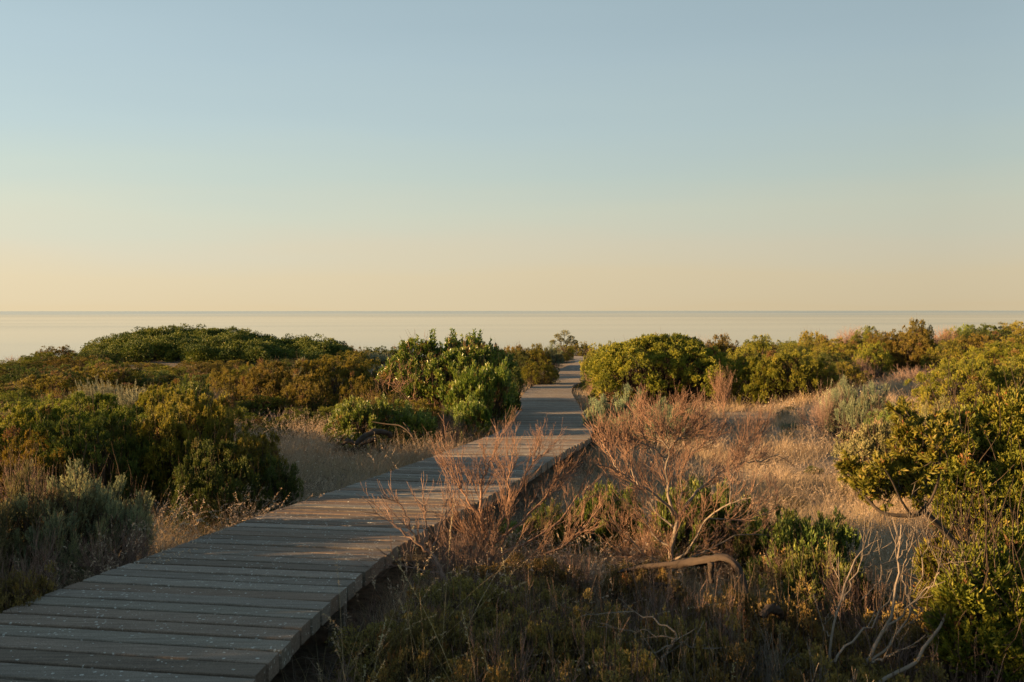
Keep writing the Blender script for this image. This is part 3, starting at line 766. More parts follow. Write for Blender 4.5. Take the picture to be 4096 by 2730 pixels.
# right of the deck, middle distance
P_(601, 343, 44, 28, 'tuft_m', 'olive', 'small olive bush standing right of the far end of the boardwalk')
P_(594, 364, 30, 18, 'bare', 'redtwig', 'reddish bare shrub at the right deck edge left of the big round bush', name='dead_shrub')
P_(608, 376, 27, 26, 'bare_dense', 'redtwig', 'low dry reddish twigs at the left foot of the big round bush', name='dead_shrub')
P_(617, 388, 17.2, 62, 'fuzzy', 'teal', 'blue-green feathery shrub at the right edge of the deck', name='feathery_shrub')
P_(672, 401, 16.6, 80, 'fuzzy', 'teal', 'low blue-green feathery shrub behind the twigs of the bare dead shrub', name='feathery_shrub')
P_(722, 364, 22, 30, 'bare', 'redtwig', 'reddish bare shrub between the big round bush and the olive bush', name='dead_shrub')
P_(760, 354, 25.5, 62, 'tuft_hi', 'olive', 'olive bush right of the big round bush, left of a touching pair', vi=0)
P_(798, 350, 25, 80, 'tuft_hi', 'olive', 'olive bush right of the big round bush, right of a touching pair', vi=1)
P_(664, 335.5, 46, 34, 'tuft_m', 'dark', 'dark bush rising behind the crown of the big round bush')
P_(695, 337, 47, 40, 'bare_dense', 'mauvetwig', 'brownish twiggy bush behind the right side of the big round bush', name='twiggy_bush')
P_(722, 335, 48, 44, 'tuft_m', 'brown', 'brown-green bush on the skyline right behind the big round bush')
P_(710, 349, 36, 40, 'tuft_m', 'olive', 'olive bush touching the right shoulder of the big round bush')
P_(745, 347, 37, 50, 'tuft_m', 'olive', 'olive bush behind the touching pair of olive bushes, left one')
P_(762, 335.5, 52, 50, 'tuft_m', 'olive', 'olive bush on the skyline above the touching pair of olive bushes')
P_(792, 338, 50, 50, 'plume', 'olive', 'light yellow-green soft bush on the skyline above the touching pair', name='soft_bush')
P_(790, 348, 38, 50, 'tuft_m', 'dark', 'dark green bush behind the touching pair of olive bushes, right one')
P_(814, 331.5, 54, 22, 'tuft_s', 'brown', 'small windswept bush alone on the right skyline', name='windswept_bush')
P_(832, 337, 48, 44, 'tuft_m', 'brown', 'brown-green bush right below the small windswept bush')
P_(848, 326, 58, 46, 'bare_dense', 'redtwig', 'pinkish leafless bush on the right skyline', name='twiggy_bush')
P_(868, 326.5, 55, 26, 'tuft_m', 'green', 'green bush on the skyline right of the pinkish leafless one')
P_(845, 342, 40, 52, 'tuft_m', 'olive', 'olive bush below the pinkish leafless bush')
P_(885, 331, 42, 54, 'tuft_m', 'brown', 'broad brown-green bush below the tallest bush of the right skyline')
P_(917, 320, 46, 30, 'tuft_m', 'brown', 'tallest round bush of the right skyline', name='round_bush')
P_(904, 333, 41, 48, 'tuft_hi', 'brown', 'open brown-green bush with dark stems below the tallest skyline bush', vi=1)
P_(872, 343, 38, 44, 'tuft_m', 'olive', 'olive bush at the left end of the far lit grass')
P_(862, 355, 36, 32, 'bare_dense', 'mauvetwig', 'greyish pink leafless bush at the left end of the far lit grass', name='twiggy_bush')
P_(942, 326, 56, 40, 'bare_dense', 'redtwig', 'reddish leafless bush on the skyline right of the tallest bush', name='twiggy_bush')
P_(945, 338, 47, 40, 'bare', 'redtwig', 'open reddish leafless bush below the skyline right of the tallest bush', name='twiggy_bush')
P_(965, 325, 58, 34, 'tuft_m', 'green', 'green bush on the skyline right of the reddish leafless one')
P_(992, 323.5, 56, 50, 'tuft_m', 'dark', 'dark flat-topped bush on the skyline near the right edge')
P_(1020, 322, 58, 40, 'tuft_m', 'brown', 'brownish bush on the skyline at the right edge')
P_(952, 341, 38, 50, 'tuft_m', 'olive', 'olive bush behind the far lit grass, left of the row')
P_(985, 333, 40, 56, 'tuft_m', 'brown', 'brown-green bush behind the far lit grass, middle of the row')
P_(1018, 335, 38, 50, 'tuft_m', 'olive', 'olive bush behind the far lit grass, right of the row at the picture edge')
P_(1002, 341, 29, 76, 'tuft_hi', 'olive', 'large light olive bush at the right edge behind the round green bush', vi=0)
P_(1028, 352, 24, 60, 'tuft_m', 'olive', 'olive bush cut by the right edge above the round green bush')
P_(962, 358.5, 20.5, 96, 'tuft_hi', 'olive', 'large round green bush at the right beyond the grass field', name='round_bush', vi=1)
P_(1008, 368, 20, 56, 'tuft_m', 'green', 'dark green bush right of the large round green bush at the picture edge')
P_(860, 381, 17, 54, 'fuzzy', 'teal', 'grey-green feathery shrub standing in the grass field', name='feathery_shrub')
P_(826, 384, 17.6, 42, 'bare_dense', 'mauvetwig', 'brown dead twigs at the left side of the feathery shrub in the grass field', name='dead_shrub')
P_(836, 381, 18, 34, 'plume', 'silver', 'dry pale feathery shrub left behind the feathery shrub in the grass field', name='feathery_shrub')
P_(899, 402, 15.8, 34, 'tuft_s', 'dark', 'small dark green bush in the grass right of the feathery shrub')
P_(922, 405, 14, 34, 'tuft_s', 'brown', 'small brownish bush in front of the large round green bush')
P_(890, 414, 11.4, 48, 'tuft_s', 'pale', 'olive silver shrub at the right side of the grass field, left of three', name='silver_shrub')
P_(922, 410, 11.2, 56, 'tuft_s', 'pale', 'olive silver shrub at the right side of the grass field, middle of three', name='silver_shrub')
P_(962, 403, 10.6, 60, 'fuzzy', 'pale', 'yellowish feathery shrub at the right side of the grass field, right of three', name='feathery_shrub')
P_(1012, 396, 10.5, 54, 'plume_hi', 'leafy', 'tall spiky yellow-green plant at the right picture edge', name='spiky_shrub')

# ------------------------------------------------------------------ shrubs with a shape of their own
def unique_shrub(name, label, cat, X, Y, ells, mat, stem='stem', r0=.022, z=None, **kw):
    zg = gz(X, Y) - .03 if z is None else z
    root = tag(empty(name, (X, Y, zg)), label, cat)
    g, C = lobed_foliage(ells, **kw)
    link('foliage', g.mesh(name + '_foliage'), M[mat], root)
    link('stems', stems_to(C, r0=r0).mesh(name + '_stems', True), M[stem], root)
    PLACED.append((X, Y, max(abs(e[0]) + e[3] for e in ells), max(e[2] + e[5] for e in ells)))
    return root

def ell(u, v, Y, ru, rv, ry, O):
    """ellipsoid whose outline has its centre at (u, v), half sizes in metres, relative to origin O"""
    p = W3(u, v, Y) - O
    return (p[0], p[1], p[2], ru, ry, rv)

# the great dome
X0, Y0 = -13.6, 46.0
O = np.array([X0, Y0, gz(X0, Y0) - .03])
E = []
r_ = np.random.default_rng(5)
topu = [78, 95, 110, 134, 160, 187, 212, 240, 262, 285, 305, 322, 340]
topv = [355, 348, 339.5, 335, 330, 330.5, 331, 333.5, 338, 339.5, 341.5, 345, 349]
for k in range(30):
    u = 84 + 252 * (k + .5) / 30 + r_.uniform(-4, 4)
    Yk = 47.5 + r_.uniform(-.6, 1.2)
    vt = np.interp(u, topu, topv) + r_.uniform(0, 1.2)
    rr = r_.uniform(.75, 1.35)
    E.append(ell(u, vt + rr * .85 / Yk * F, Yk, rr, rr * .85, rr, O))
for k in range(60):
    u = r_.uniform(84, 332); Yk = r_.uniform(42.5, 46.5)
    low = (46.8 - Yk) / 4.5
    vt = np.interp(u, topu, topv) + 3 + low * r_.uniform(9, 17)
    rr = r_.uniform(.45, 1.1)
    E.append(ell(u, vt + rr * .85 / Yk * F, Yk, rr, rr * .8, rr, O))
for k in range(5):
    E.append(((k - 2) * 2.2, 1.0, -.1, 1.7, 2.0, .75))
unique_shrub('dome_shrub', 'great dome of tightly packed dark green foliage at the left against the sea', 'shrub', X0, Y0, E, 'dome', z=O[2], r0=.03,
             nl=1150, rl=.42, tips=80, k=4, L=.065, W=.03, spread=.6, up=.15, inner=.12, rough=.12, fold=.15, kw_dead=.0)

# big round olive bush right of the deck
Y0 = 26.5; X0 = (656 - CX) / F * Y0
O = np.array([X0, Y0, gz(X0, Y0) - .03])
E = []
tu = [592, 602, 612, 630, 650, 672, 695, 712, 724]; tv = [372, 354, 349, 344, 339, 338.5, 343, 354, 366]
for k in range(26):
    u = 604 + 114 * (k + .5) / 26; Yk = Y0 + r_.uniform(-.7, .9); rr = r_.uniform(.36, .62)
    E.append(ell(u, np.interp(u, tu, tv) + rr / Yk * F, Yk, rr, rr, rr, O))
for k in range(44):
    u = r_.uniform(608, 716); Yk = Y0 - r_.uniform(.6, 1.7); rr = r_.uniform(.28, .5)
    E.append(ell(u, np.interp(u, tu, tv) + rr / Yk * F + r_.uniform(4, 36), Yk, rr, rr, rr, O))
E.append((0, 0, .5, 1.45, 1.2, .65))
unique_shrub('round_bush', 'biggest round olive green bush, standing right of the boardwalk', 'shrub', X0, Y0, E, 'olive', z=O[2],
             nl=560, rl=.17, tips=34, k=9, L=.042, W=.017, up=.6, inner=.3, rough=.13, shoot=.02)

# tall leafy shrub left of the deck
Y0 = 20.0; X0 = (448 - CX) / F * Y0
O = np.array([X0, Y0, gz(X0, Y0) - .03])
E = []
for (u, v, rr, dy) in [(395, 371, .20, -.2), (388, 378, .15, -.2), (404, 362, .24, 0), (412, 352, .22, .1), (405, 378, .22, -.4), (424, 352, .16, .1), (436, 367, .34, .2), (455, 357, .28, .3),
                       (472, 355, .30, .2), (488, 360, .28, .2), (500, 366, .30, .1), (480, 368, .42, -.1), (460, 375, .48, -.3), (440, 385, .45, -.4), (425, 372, .34, -.2), (418, 392, .30, -.5),
                       (462, 396, .50, -.5), (486, 388, .40, -.3), (432, 349, .10, .1), (453, 346, .12, .3), (472, 344, .14, .2), (485, 348, .13, .2), (448, 405, .45, -.4)]:
    E.append(ell(u, v, Y0 + dy, rr, rr, rr * 1.1, O))
t = unique_shrub('leafy_shrub', 'tall leafy green shrub left of the deck with shoots rising above the sea horizon line of bushes', 'shrub', X0, Y0, E, 'broad', z=O[2],
                 nl=270, rl=.13, tips=11, k=9, L=.068, W=.024, up=.8, spread=.42, inner=.35, rough=.04, shoot=.09)
t['label'] = 'tall leafy green shrub left of the deck with loose shoots standing up against the sea'
gs, gl = Geo(), Geo()
for (u, v, h) in [(430, 331, .34), (434, 329, .40), (451, 329, .36), (455, 332, .3), (474, 330, .34), (480, 331, .3), (496, 346, .3), (503, 352, .25), (382, 366, .3), (388, 358, .26), (432, 330, .40), (434, 334, .3), (418, 335, .3), (414, 341, .3), (422, 339, .34), (427, 342, .26), (441, 343, .2), (453, 331, .26), (470, 333.5, .22), (474, 332.5, .24), (479, 336, .2), (491, 340, .2),
                  (400, 352, .24), (396, 357, .22), (390, 362, .25), (384, 370, .25), (405, 349, .2), (447, 338, .2), (462, 336, .2), (378, 372, .2)]:
    p1 = W3(u, v, Y0 + R.uniform(-.2, .3)) - O; p0 = p1 + np.array([R.uniform(-.03, .05), 0, -h - .15])
    P = resample([p0, (p0 + p1) / 2 + R.normal(0, .02, 3), p1], 6)
    tubes(gs, P[None], np.linspace(.006, .003, 6)[None], 4, .4)
    n_ = 34
    t_ = R.uniform(.42, 1, n_); ps = np.stack([np.interp(t_, np.linspace(0, 1, 6), P[:, c]) for c in range(3)], 1)
    d = norm(R.normal(size=(n_, 3)) * .55 + np.array([0, 0, .75]))
    leaves(gl, ps, d, R.uniform(.05, .085, n_), .026, np.clip(R.normal(.55, .2, n_), 0, .97))
link('shoot_leaves', gl.mesh('shoot_leaves'), M['broad'], t); link('shoots', gs.mesh('shoots', True), M['stem'], t)
# its dry, sparse middle
gs = Geo()
b = np.concatenate([np.array(E)[:, :3] * [1, 1, .9] + R.normal(0, .08, (len(E), 3)) - [0, .25, .1] for _ in range(7)])
P, D = grow(b, R.normal(size=b.shape) + [0, -.4, .7], R.uniform(.25, .5, len(b)), 6, .2, .1)
tubes(gs, P, taper(np.full(len(b), .006), np.full(len(b), .002), 6), 3, R.uniform(.2, .9, len(b)))
bare_levels(gs, P, D, taper(np.full(len(b), .006), np.full(len(b), .002), 6), [(4, .1, .2, .003, .0015, .6, .15, .1, .2, 4)])
link('dry_twigs', gs.mesh('dry_twigs', True), M['redtwig'], t)

# thin little tree on the far crest
Y0 = 74; X0 = (563 - CX) / F * Y0; z0 = gz(X0, Y0)
t = tag(empty('small_tree', (X0, Y0, z0)), 'thin little wind-bent tree on the far crest above the end of the boardwalk', 'tree')
O = np.array([X0, Y0, z0]); g, gt = Geo(), Geo()
top = (CAMZ - (331 - HV) / F * Y0) - z0
for (du, dv, rr) in [(-5, 3, .28), (2, 0, .35), (8, 5, .28), (-10, 9, .22), (5, 9, .3), (-2, 7, .25), (12, 9, .2)]:
    c = W3(563 + du, 331 + dv + 2, Y0) - O
    P = resample([[0, 0, -.1], [c[0] * .2, 0, c[2] * .55], c], 6)
    tubes(gt, P[None], np.linspace(.04, .012, 6)[None], 5, .5)
    n_ = 300; d = norm(R.normal(size=(n_, 3))); p = c + d * rr * R.uniform(.2, 1, (n_, 1)) * [1, 1, .6]
    leaves(g, p, norm(d + [0, 0, .4]), .09, .04, R.uniform(.2, .9, n_))
link('crown', g.mesh('small_tree_crown'), M['pale'], t); link('trunk', gt.mesh('small_tree_trunk', True), M['stem'], t)

# ------------------------------------------------------------------ dead shrubs traced in space
def c7(pts, Y, dy=0.0):
    """points read off the photo, set at a depth that changes along the limb"""
    n = len(pts); o = []
    for i, (x, y) in enumerate(pts):
        o.append(W3(500 + .1435 * x, 457.5 + .1435 * y, Y + dy * i / max(1, n - 1)))
    return np.array(o)
def c6(pts, Y, dy=0.0): return c7([(x - 1567.9, y) for x, y in pts], Y, dy)
def c8(pts, Y, dy=0.0): return c7([(x + 1561, y) for x, y in pts], Y, dy)

def traced(name, label, cat, limbs, spec, lmat, tmat, m=12, trunk=None, trunk_part='trunk', extra=None):
    """limbs: (points, r0, r1)"""
    base = limbs[0][0][0].copy()
    root = tag(empty(name, tuple(base)), label, cat)
    g, tw = Geo(), Geo()
    Ps, Rs = [], []
    for pts, r0, r1 in limbs:
        P = resample(pts, m) - base
        P[1:-1] += R.normal(0, .006, (m - 2, 3))
        Ps.append(P); Rs.append(np.linspace(r0, r1, m))
    Ps, Rs = np.array(Ps), np.array(Rs)
    tubes(g, Ps, Rs, 8, R.uniform(.4, .6, len(Ps)))
    D = norm(np.gradient(Ps, axis=1))
    bare_levels(tw, Ps, D, Rs, spec)
    link('limbs', g.mesh(name + '_limbs', True), M[lmat], root)
    link('twigs', tw.mesh(name + '_twigs', True), M[tmat], root)
    return root

def cF(pts, Y, dy=0.0): return c7([(x, y if y > 0 else y * .72) for x, y in pts], Y, dy)
YF = 7.0
limbs = [(cF([(1205, 900), (1190, 700), (1205, 560), (1235, 430)], YF), 0.0216, 0.0154),
         (cF([(1235, 430), (1180, 330), (1165, 200), (1160, 50), (1180, -79)], YF, .1), 0.0137, 0.0063),
         (cF([(1180, -79), (1124, -160), (1080, -230), (1060, -330)], YF + .1, .15), 0.0065, 0.0028),
         (cF([(1180, -79), (1230, -170), (1290, -240), (1310, -330)], YF + .1, -.2), 0.0065, 0.0028),
         (cF([(1235, 430), (1330, 270), (1450, 160), (1560, 100), (1640, 10)], YF, .35), 0.0130, 0.0049),
         (cF([(1560, 100), (1700, 40), (1830, 20), (1950, -30)], YF + .3, .2), 0.0050, 0.0028),
         (cF([(1210, 400), (1100, 270), (960, 190), (820, 90), (730, 60), (660, 50)], YF, -.4), 0.0115, 0.0035),
         (cF([(960, 190), (900, 60), (860, -60), (850, -200)], YF - .2, .2), 0.0058, 0.0021),
         (cF([(1190, 720), (1310, 690), (1370, 560), (1420, 430), (1500, 370), (1600, 320), (1750, 280)], YF, -.45), 0.0101, 0.0042),
         (cF([(1600, 320), (1600, 200), (1640, 90), (1720, -40)], YF - .3, .2), 0.0050, 0.0021),
         (cF([(1200, 620), (1090, 590), (1050, 480), (950, 360), (850, 300), (790, 190)], YF, .4), 0.0086, 0.0028),
         (cF([(1190, 760), (1450, 650), (1600, 530), (1800, 540), (2000, 560)], YF, .3), 0.0072, 0.0028),
         (cF([(1195, 760), (1000, 700), (900, 560), (800, 470), (740, 370)], YF, -.3), 0.0086, 0.0028),
         (cF([(1230, 440), (1260, 300), (1250, 150), (1300, 0), (1350, -150)], YF, .5), 0.0072, 0.0028),
         (cF([(1220, 500), (1120, 420), (1020, 300), (1010, 120), (980, -60)], YF, .5), 0.0079, 0.0028),
         (cF([(1124, -160), (1020, -220), (960, -330)], YF + .2, .1), 0.0043, 0.0021),
         (cF([(1165, 0), (1050, -100), (930, -170), (870, -260)], YF, -.2), 0.0050, 0.0021),
         (cF([(1180, -100), (1160, -260), (1190, -390)], YF + .1, -.1), 0.0043, 0.0021),
         (cF([(1230, -170), (1350, -260), (1440, -330)], YF, .2), 0.0043, 0.0021),
         (cF([(1300, 0), (1420, -130), (1520, -250)], YF + .4, .1), 0.0043, 0.0021),
         (cF([(820, 90), (760, -40), (710, -130)], YF - .3, .2), 0.0043, 0.0021),
         (cF([(1640, 10), (1700, -100), (1800, -190)], YF + .4, .1), 0.0036, 0.0021),
         (cF([(1420, 430), (1560, 420), (1700, 440), (1850, 400), (1950, 330)], YF - .2, .3), 0.0050, 0.0021)]
spec = [(10, .10, .25, .0030, .0019, .6, .08, .12, .15, 7), (6, .06, .16, .0021, .0014, .5, .08, .13, .15, 5), (3, .04, .10, .0014, .0010, .45, .07, .10, .25, 4)]
traced('dead_shrub', 'big leafless reddish shrub with a forked trunk in the right foreground', 'shrub', limbs, spec, 'greytwig', 'redtwig')

YG = 7.1
limbs = [(c6([(1500, 800), (1480, 640), (1440, 450)], YG), .022, .014),
         (c6([(1440, 450), (1370, 330), (1290, 220), (1250, 130), (1230, 40)], YG, .1), .010, .002),
         (c6([(1440, 450), (1420, 250), (1430, 150), (1500, 50), (1530, -60)], YG, .1), .012, .003),
         (c6([(1480, 600), (1600, 400), (1680, 250), (1750, 100), (1850, -20)], YG, .2), .013, .004),
         (c6([(1500, 620), (1720, 450), (1850, 320), (1960, 180), (2010, 60)], YG, .3), .012, .004),
         (c6([(1500, 700), (1750, 600), (1950, 480), (2080, 330), (2150, 180)], YG, .3), .012, .004),
         (c6([(1500, 700), (1400, 560), (1330, 520), (1290, 430)], YG, -.1), .008, .003),
         (c6([(1560, 640), (1640, 500), (1620, 350), (1640, 200), (1620, 60)], YG, -.2), .010, .003),
         (c6([(1500, 750), (1800, 720), (2000, 620), (2180, 480), (2280, 330)], YG, -.2), .011, .004)]
spec2 = [(12, .10, .27, .0030, .0017, .55, .06, .14, .15, 6), (6, .07, .17, .0019, .0012, .45, .06, .14, .15, 5), (3, .04, .11, .0013, .0008, .42, .05, .10, .25, 4)]
traced('dead_shrub', 'dense leafless orange-brown shrub leaning over the right edge of the deck', 'shrub', limbs, spec2, 'redtwig', 'redtwig')

YH = 6.1
limbs = [(c6([(1190, 860), (1120, 720), (1040, 620), (960, 570)], YH), .016, .010),
         (c6([(960, 570), (880, 520), (800, 450), (760, 370)], YH, .1), .007, .002),
         (c6([(1000, 600), (930, 450), (870, 330), (850, 250)], YH, -.1), .006, .002),
         (c6([(1040, 620), (1050, 450), (1040, 330), (1070, 260)], YH, .1), .006, .002),
         (c6([(1080, 680), (1150, 500), (1210, 380), (1240, 260)], YH, .1), .006, .002),
         (c6([(1150, 800), (1020, 790), (900, 760), (760, 740)], YH, -.1), .006, .002)]
traced('dead_shrub', 'small leafless mauve shrub poking over the deck edge beside a post', 'shrub', limbs,
       [(6, .1, .24, .0035, .002, .6, .12, .12, .25, 5), (5, .05, .14, .002, .0012, .5, .12, .12, .2, 4)], 'mauvetwig', 'mauvetwig')

YK = 4.3
limbs = [(c8([(880, 1580), (1010, 1430), (1060, 1290), (1130, 1210), (1180, 1080), (1195, 960), (1210, 800), (1212, 650), (1235, 470)], YK, .15), 0.0099, 0.0028),
         (c8([(1060, 1590), (1200, 1500), (1330, 1420), (1440, 1290), (1540, 1130), (1590, 980), (1592, 870)], YK - .2, .3), 0.0087, 0.0049),
         (c8([(1592, 870), (1620, 820), (1690, 700)], YK + .1, .1), 0.0031, 0.0014),
         (c8([(1592, 870), (1540, 780), (1500, 700)], YK + .1, -.1), 0.0031, 0.0014),
         (c8([(1590, 1000), (1640, 940), (1710, 910)], YK + .1, -.1), 0.0025, 0.0014),
         (c8([(730, 1460), (740, 1240), (780, 1110), (830, 1000), (870, 830), (900, 700), (980, 620), (1085, 575)], YK + .1, .3), 0.0062, 0.0028),
         (c8([(830, 1000), (860, 900), (940, 790), (950, 700), (1010, 660)], YK + .2, .1), 0.0037, 0.0021),
         (c8([(770, 1430), (840, 1320), (1000, 1200), (1130, 1020), (1200, 880)], YK, .2), 0.0056, 0.0021),
         (c8([(1020, 1430), (1120, 1340), (1240, 1230), (1300, 1000), (1300, 850)], YK, .2), 0.0062, 0.0028),
         (c8([(1130, 1210), (1260, 1100), (1330, 960), (1450, 900), (1500, 800)], YK + .05, -.15), 0.0050, 0.0021),
         (c8([(1300, 1000), (1240, 860), (1250, 760), (1300, 600), (1330, 480)], YK + .15, .1), 0.0037, 0.0014),
         (c8([(1320, 960), (1380, 830), (1400, 680), (1430, 560)], YK + .15, .1), 0.0031, 0.0014),
         (c8([(940, 780), (1060, 750), (1200, 730)], YK + .3, .2), 0.0031, 0.0014),
         (c8([(960, 990), (1060, 880), (1170, 780)], YK + .2, .1), 0.0025, 0.0014),
         (c8([(1030, 1430), (1120, 1400), (1190, 1375)], YK, -.1), 0.0050, 0.0042),
         (c8([(1220, 700), (1280, 600), (1310, 480)], YK + .15, .1), 0.0025, 0.0014),
         (c8([(740, 1240), (690, 1200), (720, 1090)], YK + .1, .1), 0.0025, 0.0014)]
traced('dead_branches', 'tall bare pale grey branches rising from the lower right corner', 'branch', limbs,
       [(3, .10, .26, .0032, .0018, .45, .08, .14, .45, 6), (2, .05, .12, .0020, .0012, .4, .1, .1, .3, 4)], 'greytwig', 'greytwig')

limbs = [(c7([(1170, 1560), (1130, 1450), (1170, 1330), (1230, 1280), (1220, 1220)], 4.1), 0.0062, 0.0042),
         (c7([(1230, 1280), (1100, 1230), (960, 1210), (840, 1200)], 4.1, .1), 0.0037, 0.0014),
         (c7([(1220, 1220), (1150, 1160), (1030, 1120), (900, 1080), (700, 1070), (560, 1110)], 4.1, .3), 0.0037, 0.0014),
         (c7([(1210, 1290), (1100, 1340), (1020, 1420), (960, 1440)], 4.1, -.1), 0.0031, 0.0014),
         (c7([(1240, 1280), (1330, 1330), (1400, 1310), (1450, 1330)], 4.1, .1), 0.0025, 0.0014)]
traced('dead_branches', 'blue-grey bare forked branch low in the bottom middle right among dull leaves', 'branch', limbs,
       [(4, .08, .2, .003, .0015, .6, .12, .03, .3, 5)], 'greytwig', 'greytwig')

# ------------------------------------------------------------------ logs
def log_obj(name, label, limbs, mat='log', cat='log', kn=.004):
    base = limbs[0][0][0].copy()
    root = tag(empty(name, tuple(base)), label, cat)
    for i, (pts, rr) in enumerate(limbs):
        m = 26; P = resample(pts, m) - base
        g = Geo(); rr = np.interp(np.linspace(0, 1, m), np.linspace(0, 1, len(rr)), rr) * R.uniform(.9, 1.12, m)
        rr[0] *= .5; rr[-1] *= .4
        tubes(g, P[None], rr[None], 14, .5)
        V = np.concatenate(g.V); c = np.repeat(P, 14, 0); a = np.tile(np.arange(14), m)
        k = 1 + .26 * np.sin(a * 2.1 + .35 * np.repeat(np.arange(m), 14)) + .12 * np.sin(a * 1.3 + 1.1 * np.repeat(np.arange(m), 14)) + R.normal(0, .08, len(V))
        g.V = [c + (V - c) * k[:, None]]
        link('bole' if i == 0 else 'limb', g.mesh(name, True), M[mat], root)
    return root
log_obj('fallen_trunk', 'thick arched fallen trunk under the big leafless reddish shrub',
        [(c7([(820, 800), (1000, 760), (1250, 745), (1450, 715), (1560, 690), (1640, 730), (1700, 860), (1720, 960)], 6.3, -.5), [.009, .014, .018, .020, .024, .022, .017, .010]),
         (c7([(1470, 730), (1470, 800), (1475, 880)], 6.0), [.018, .014, .012]),
         (c7([(1060, 880), (1150, 900), (1260, 870)], 6.1, .1), [.012, .018, .012])])
def c2(pts, Y, dy=0): return np.array([W3(250 + .1169 * x, 300 + .1169 * y, Y + dy * i / max(1, len(pts) - 1)) for i, (x, y) in enumerate(pts)])
log_obj('driftwood_log', 'gnarled driftwood log lying in the dry grass before the low leafy shrubs',
        [(c2([(900, 1235), (960, 1180), (1050, 1125), (1130, 1125), (1190, 1140), (1200, 1180)], 13.3, .3), [.02, .04, .038, .032, .03, .02]),
         (c2([(940, 1235), (1020, 1200), (1080, 1180)], 13.2), [.015, .034, .03]),
         (c2([(780, 1240), (840, 1200), (900, 1230)], 13.2), [.012, .03, .02]),
         (c2([(1040, 1040), (1160, 1060), (1280, 1070), (1340, 1110), (1380, 1150), (1410, 1210)], 13.6, -.3), [.004, .007, .007, .009, .010, .009]),
         (c2([(1310, 1045), (1350, 1090), (1370, 1130)], 13.5), [.006, .009, .012])])
log_obj('stump', 'grey weathered stump among dull leaves at the bottom right',
        [(c8([(260, 1110), (320, 1050), (380, 1070), (400, 1120)], 4.9, .1), [.014, .022, .02, .012])], 'log', 'stump')

# ------------------------------------------------------------------ right foreground: dark branch with leaf clusters, and the bush behind
def leaf_cluster(gl, gs, c, rad_, n_sh, hint, L=.033, W=.0105, base=None):
    n = n_sh
    d = norm(R.normal(size=(n, 3)) * .8 + hint)
    P0 = c + R.normal(0, rad_ * .25, (n, 3)) - d * rad_ * .3
    P, D = grow(P0, d, rad_ * R.uniform(.7, 1.3, n), 5, .12, .15)
    tubes(gs, P, taper(np.full(n, .0028), np.full(n, .0014), 5), 3, R.uniform(.3, .8, n))
    k = 42
    t = R.uniform(.35, 1, (n, k)) * 3.999; i = t.astype(int); f = (t - i)[..., None]; r = np.arange(n)[:, None]
    pp = P[r, i] * (1 - f) + P[r, i + 1] * f
    DD = norm(D[r, i] + .55 * R.normal(size=(n, k, 3)))
    v = np.clip(.35 + t * .1 + R.normal(0, .12, t.shape), 0, .94); v = np.where(R.random(t.shape) < .03, 1., v)
    leaves(gl, pp.reshape(-1, 3), DD.reshape(-1, 3), L * R.uniform(.7, 1.2, n * k), W, v.ravel())
YB = 4.6
root_p = c8([(1850, 900)], YB)[0]
t = tag(empty('branching_shrub', tuple(root_p)), 'dark crooked branch with sunlit leaf clusters reaching in from the right', 'shrub')
g, gl, gs = Geo(), Geo(), Geo()
br = [(c8([(2000, 1100), (1850, 900), (1760, 770), (1640, 620), (1500, 490), (1440, 390), (1390, 370)], YB + .1, -.1), .024, .012),
      (c8([(1390, 370), (1350, 415), (1280, 405), (1150, 405), (1080, 385), (1030, 330), (1000, 280), (955, 250)], YB, .1), .012, .006),
      (c8([(955, 250), (900, 180), (850, 90)], YB + .1, .1), .006, .003),
      (c8([(1390, 370), (1340, 320), (1330, 200), (1310, 60), (1290, -80)], YB, .2), .009, .004),
      (c8([(1370, 390), (1450, 290), (1490, 180), (1510, 50), (1500, -60)], YB, -.1), .009, .004),
      (c8([(1300, 400), (1230, 300), (1180, 180), (1120, 80)], YB, -.1), .007, .003),
      (c8([(1760, 770), (1640, 670), (1540, 660), (1460, 620)], YB, .1), .009, .004)]
for pts, a, b in br:
    P = resample(pts, 12) - root_p; tubes(g, P[None], np.linspace(a, b, 12)[None], 7, .5)
for (x, y, rr, k) in [(880, 110, .07, 12), (930, 170, .08, 14), (985, 220, .07, 10), (1040, 270, .07, 10), (1110, 110, .08, 14), (1080, 200, .08, 14), (1150, 180, .09, 14), (1200, 110, .09, 14), (1150, 270, .08, 12), (1230, 230, .10, 16), (1310, 160, .11, 18),
                      (1290, 40, .10, 18), (1300, -50, .10, 16), (1260, -130, .10, 16), (1240, -230, .07, 10), (1240, -300, .06, 8), (1350, 90, .10, 16), (1380, 200, .10, 14), (1420, -20, .10, 14), (1460, -110, .10, 14), (1500, -190, .08, 12), (1350, 290, .08, 10), (1330, -160, .08, 12), (1470, 60, .08, 10)]:
    leaf_cluster(gl, gs, c8([(x, y)], YB + R.uniform(-.12, .2))[0] - root_p, rr, k, np.array([-.1, 0, .9]))
link('branches', g.mesh('branches', True), M['darkbark'], t); link('leaves', gl.mesh('leaves'), M['leafy'], t); link('shoots', gs.mesh('leaf_shoots', True), M['darkbark'], t)

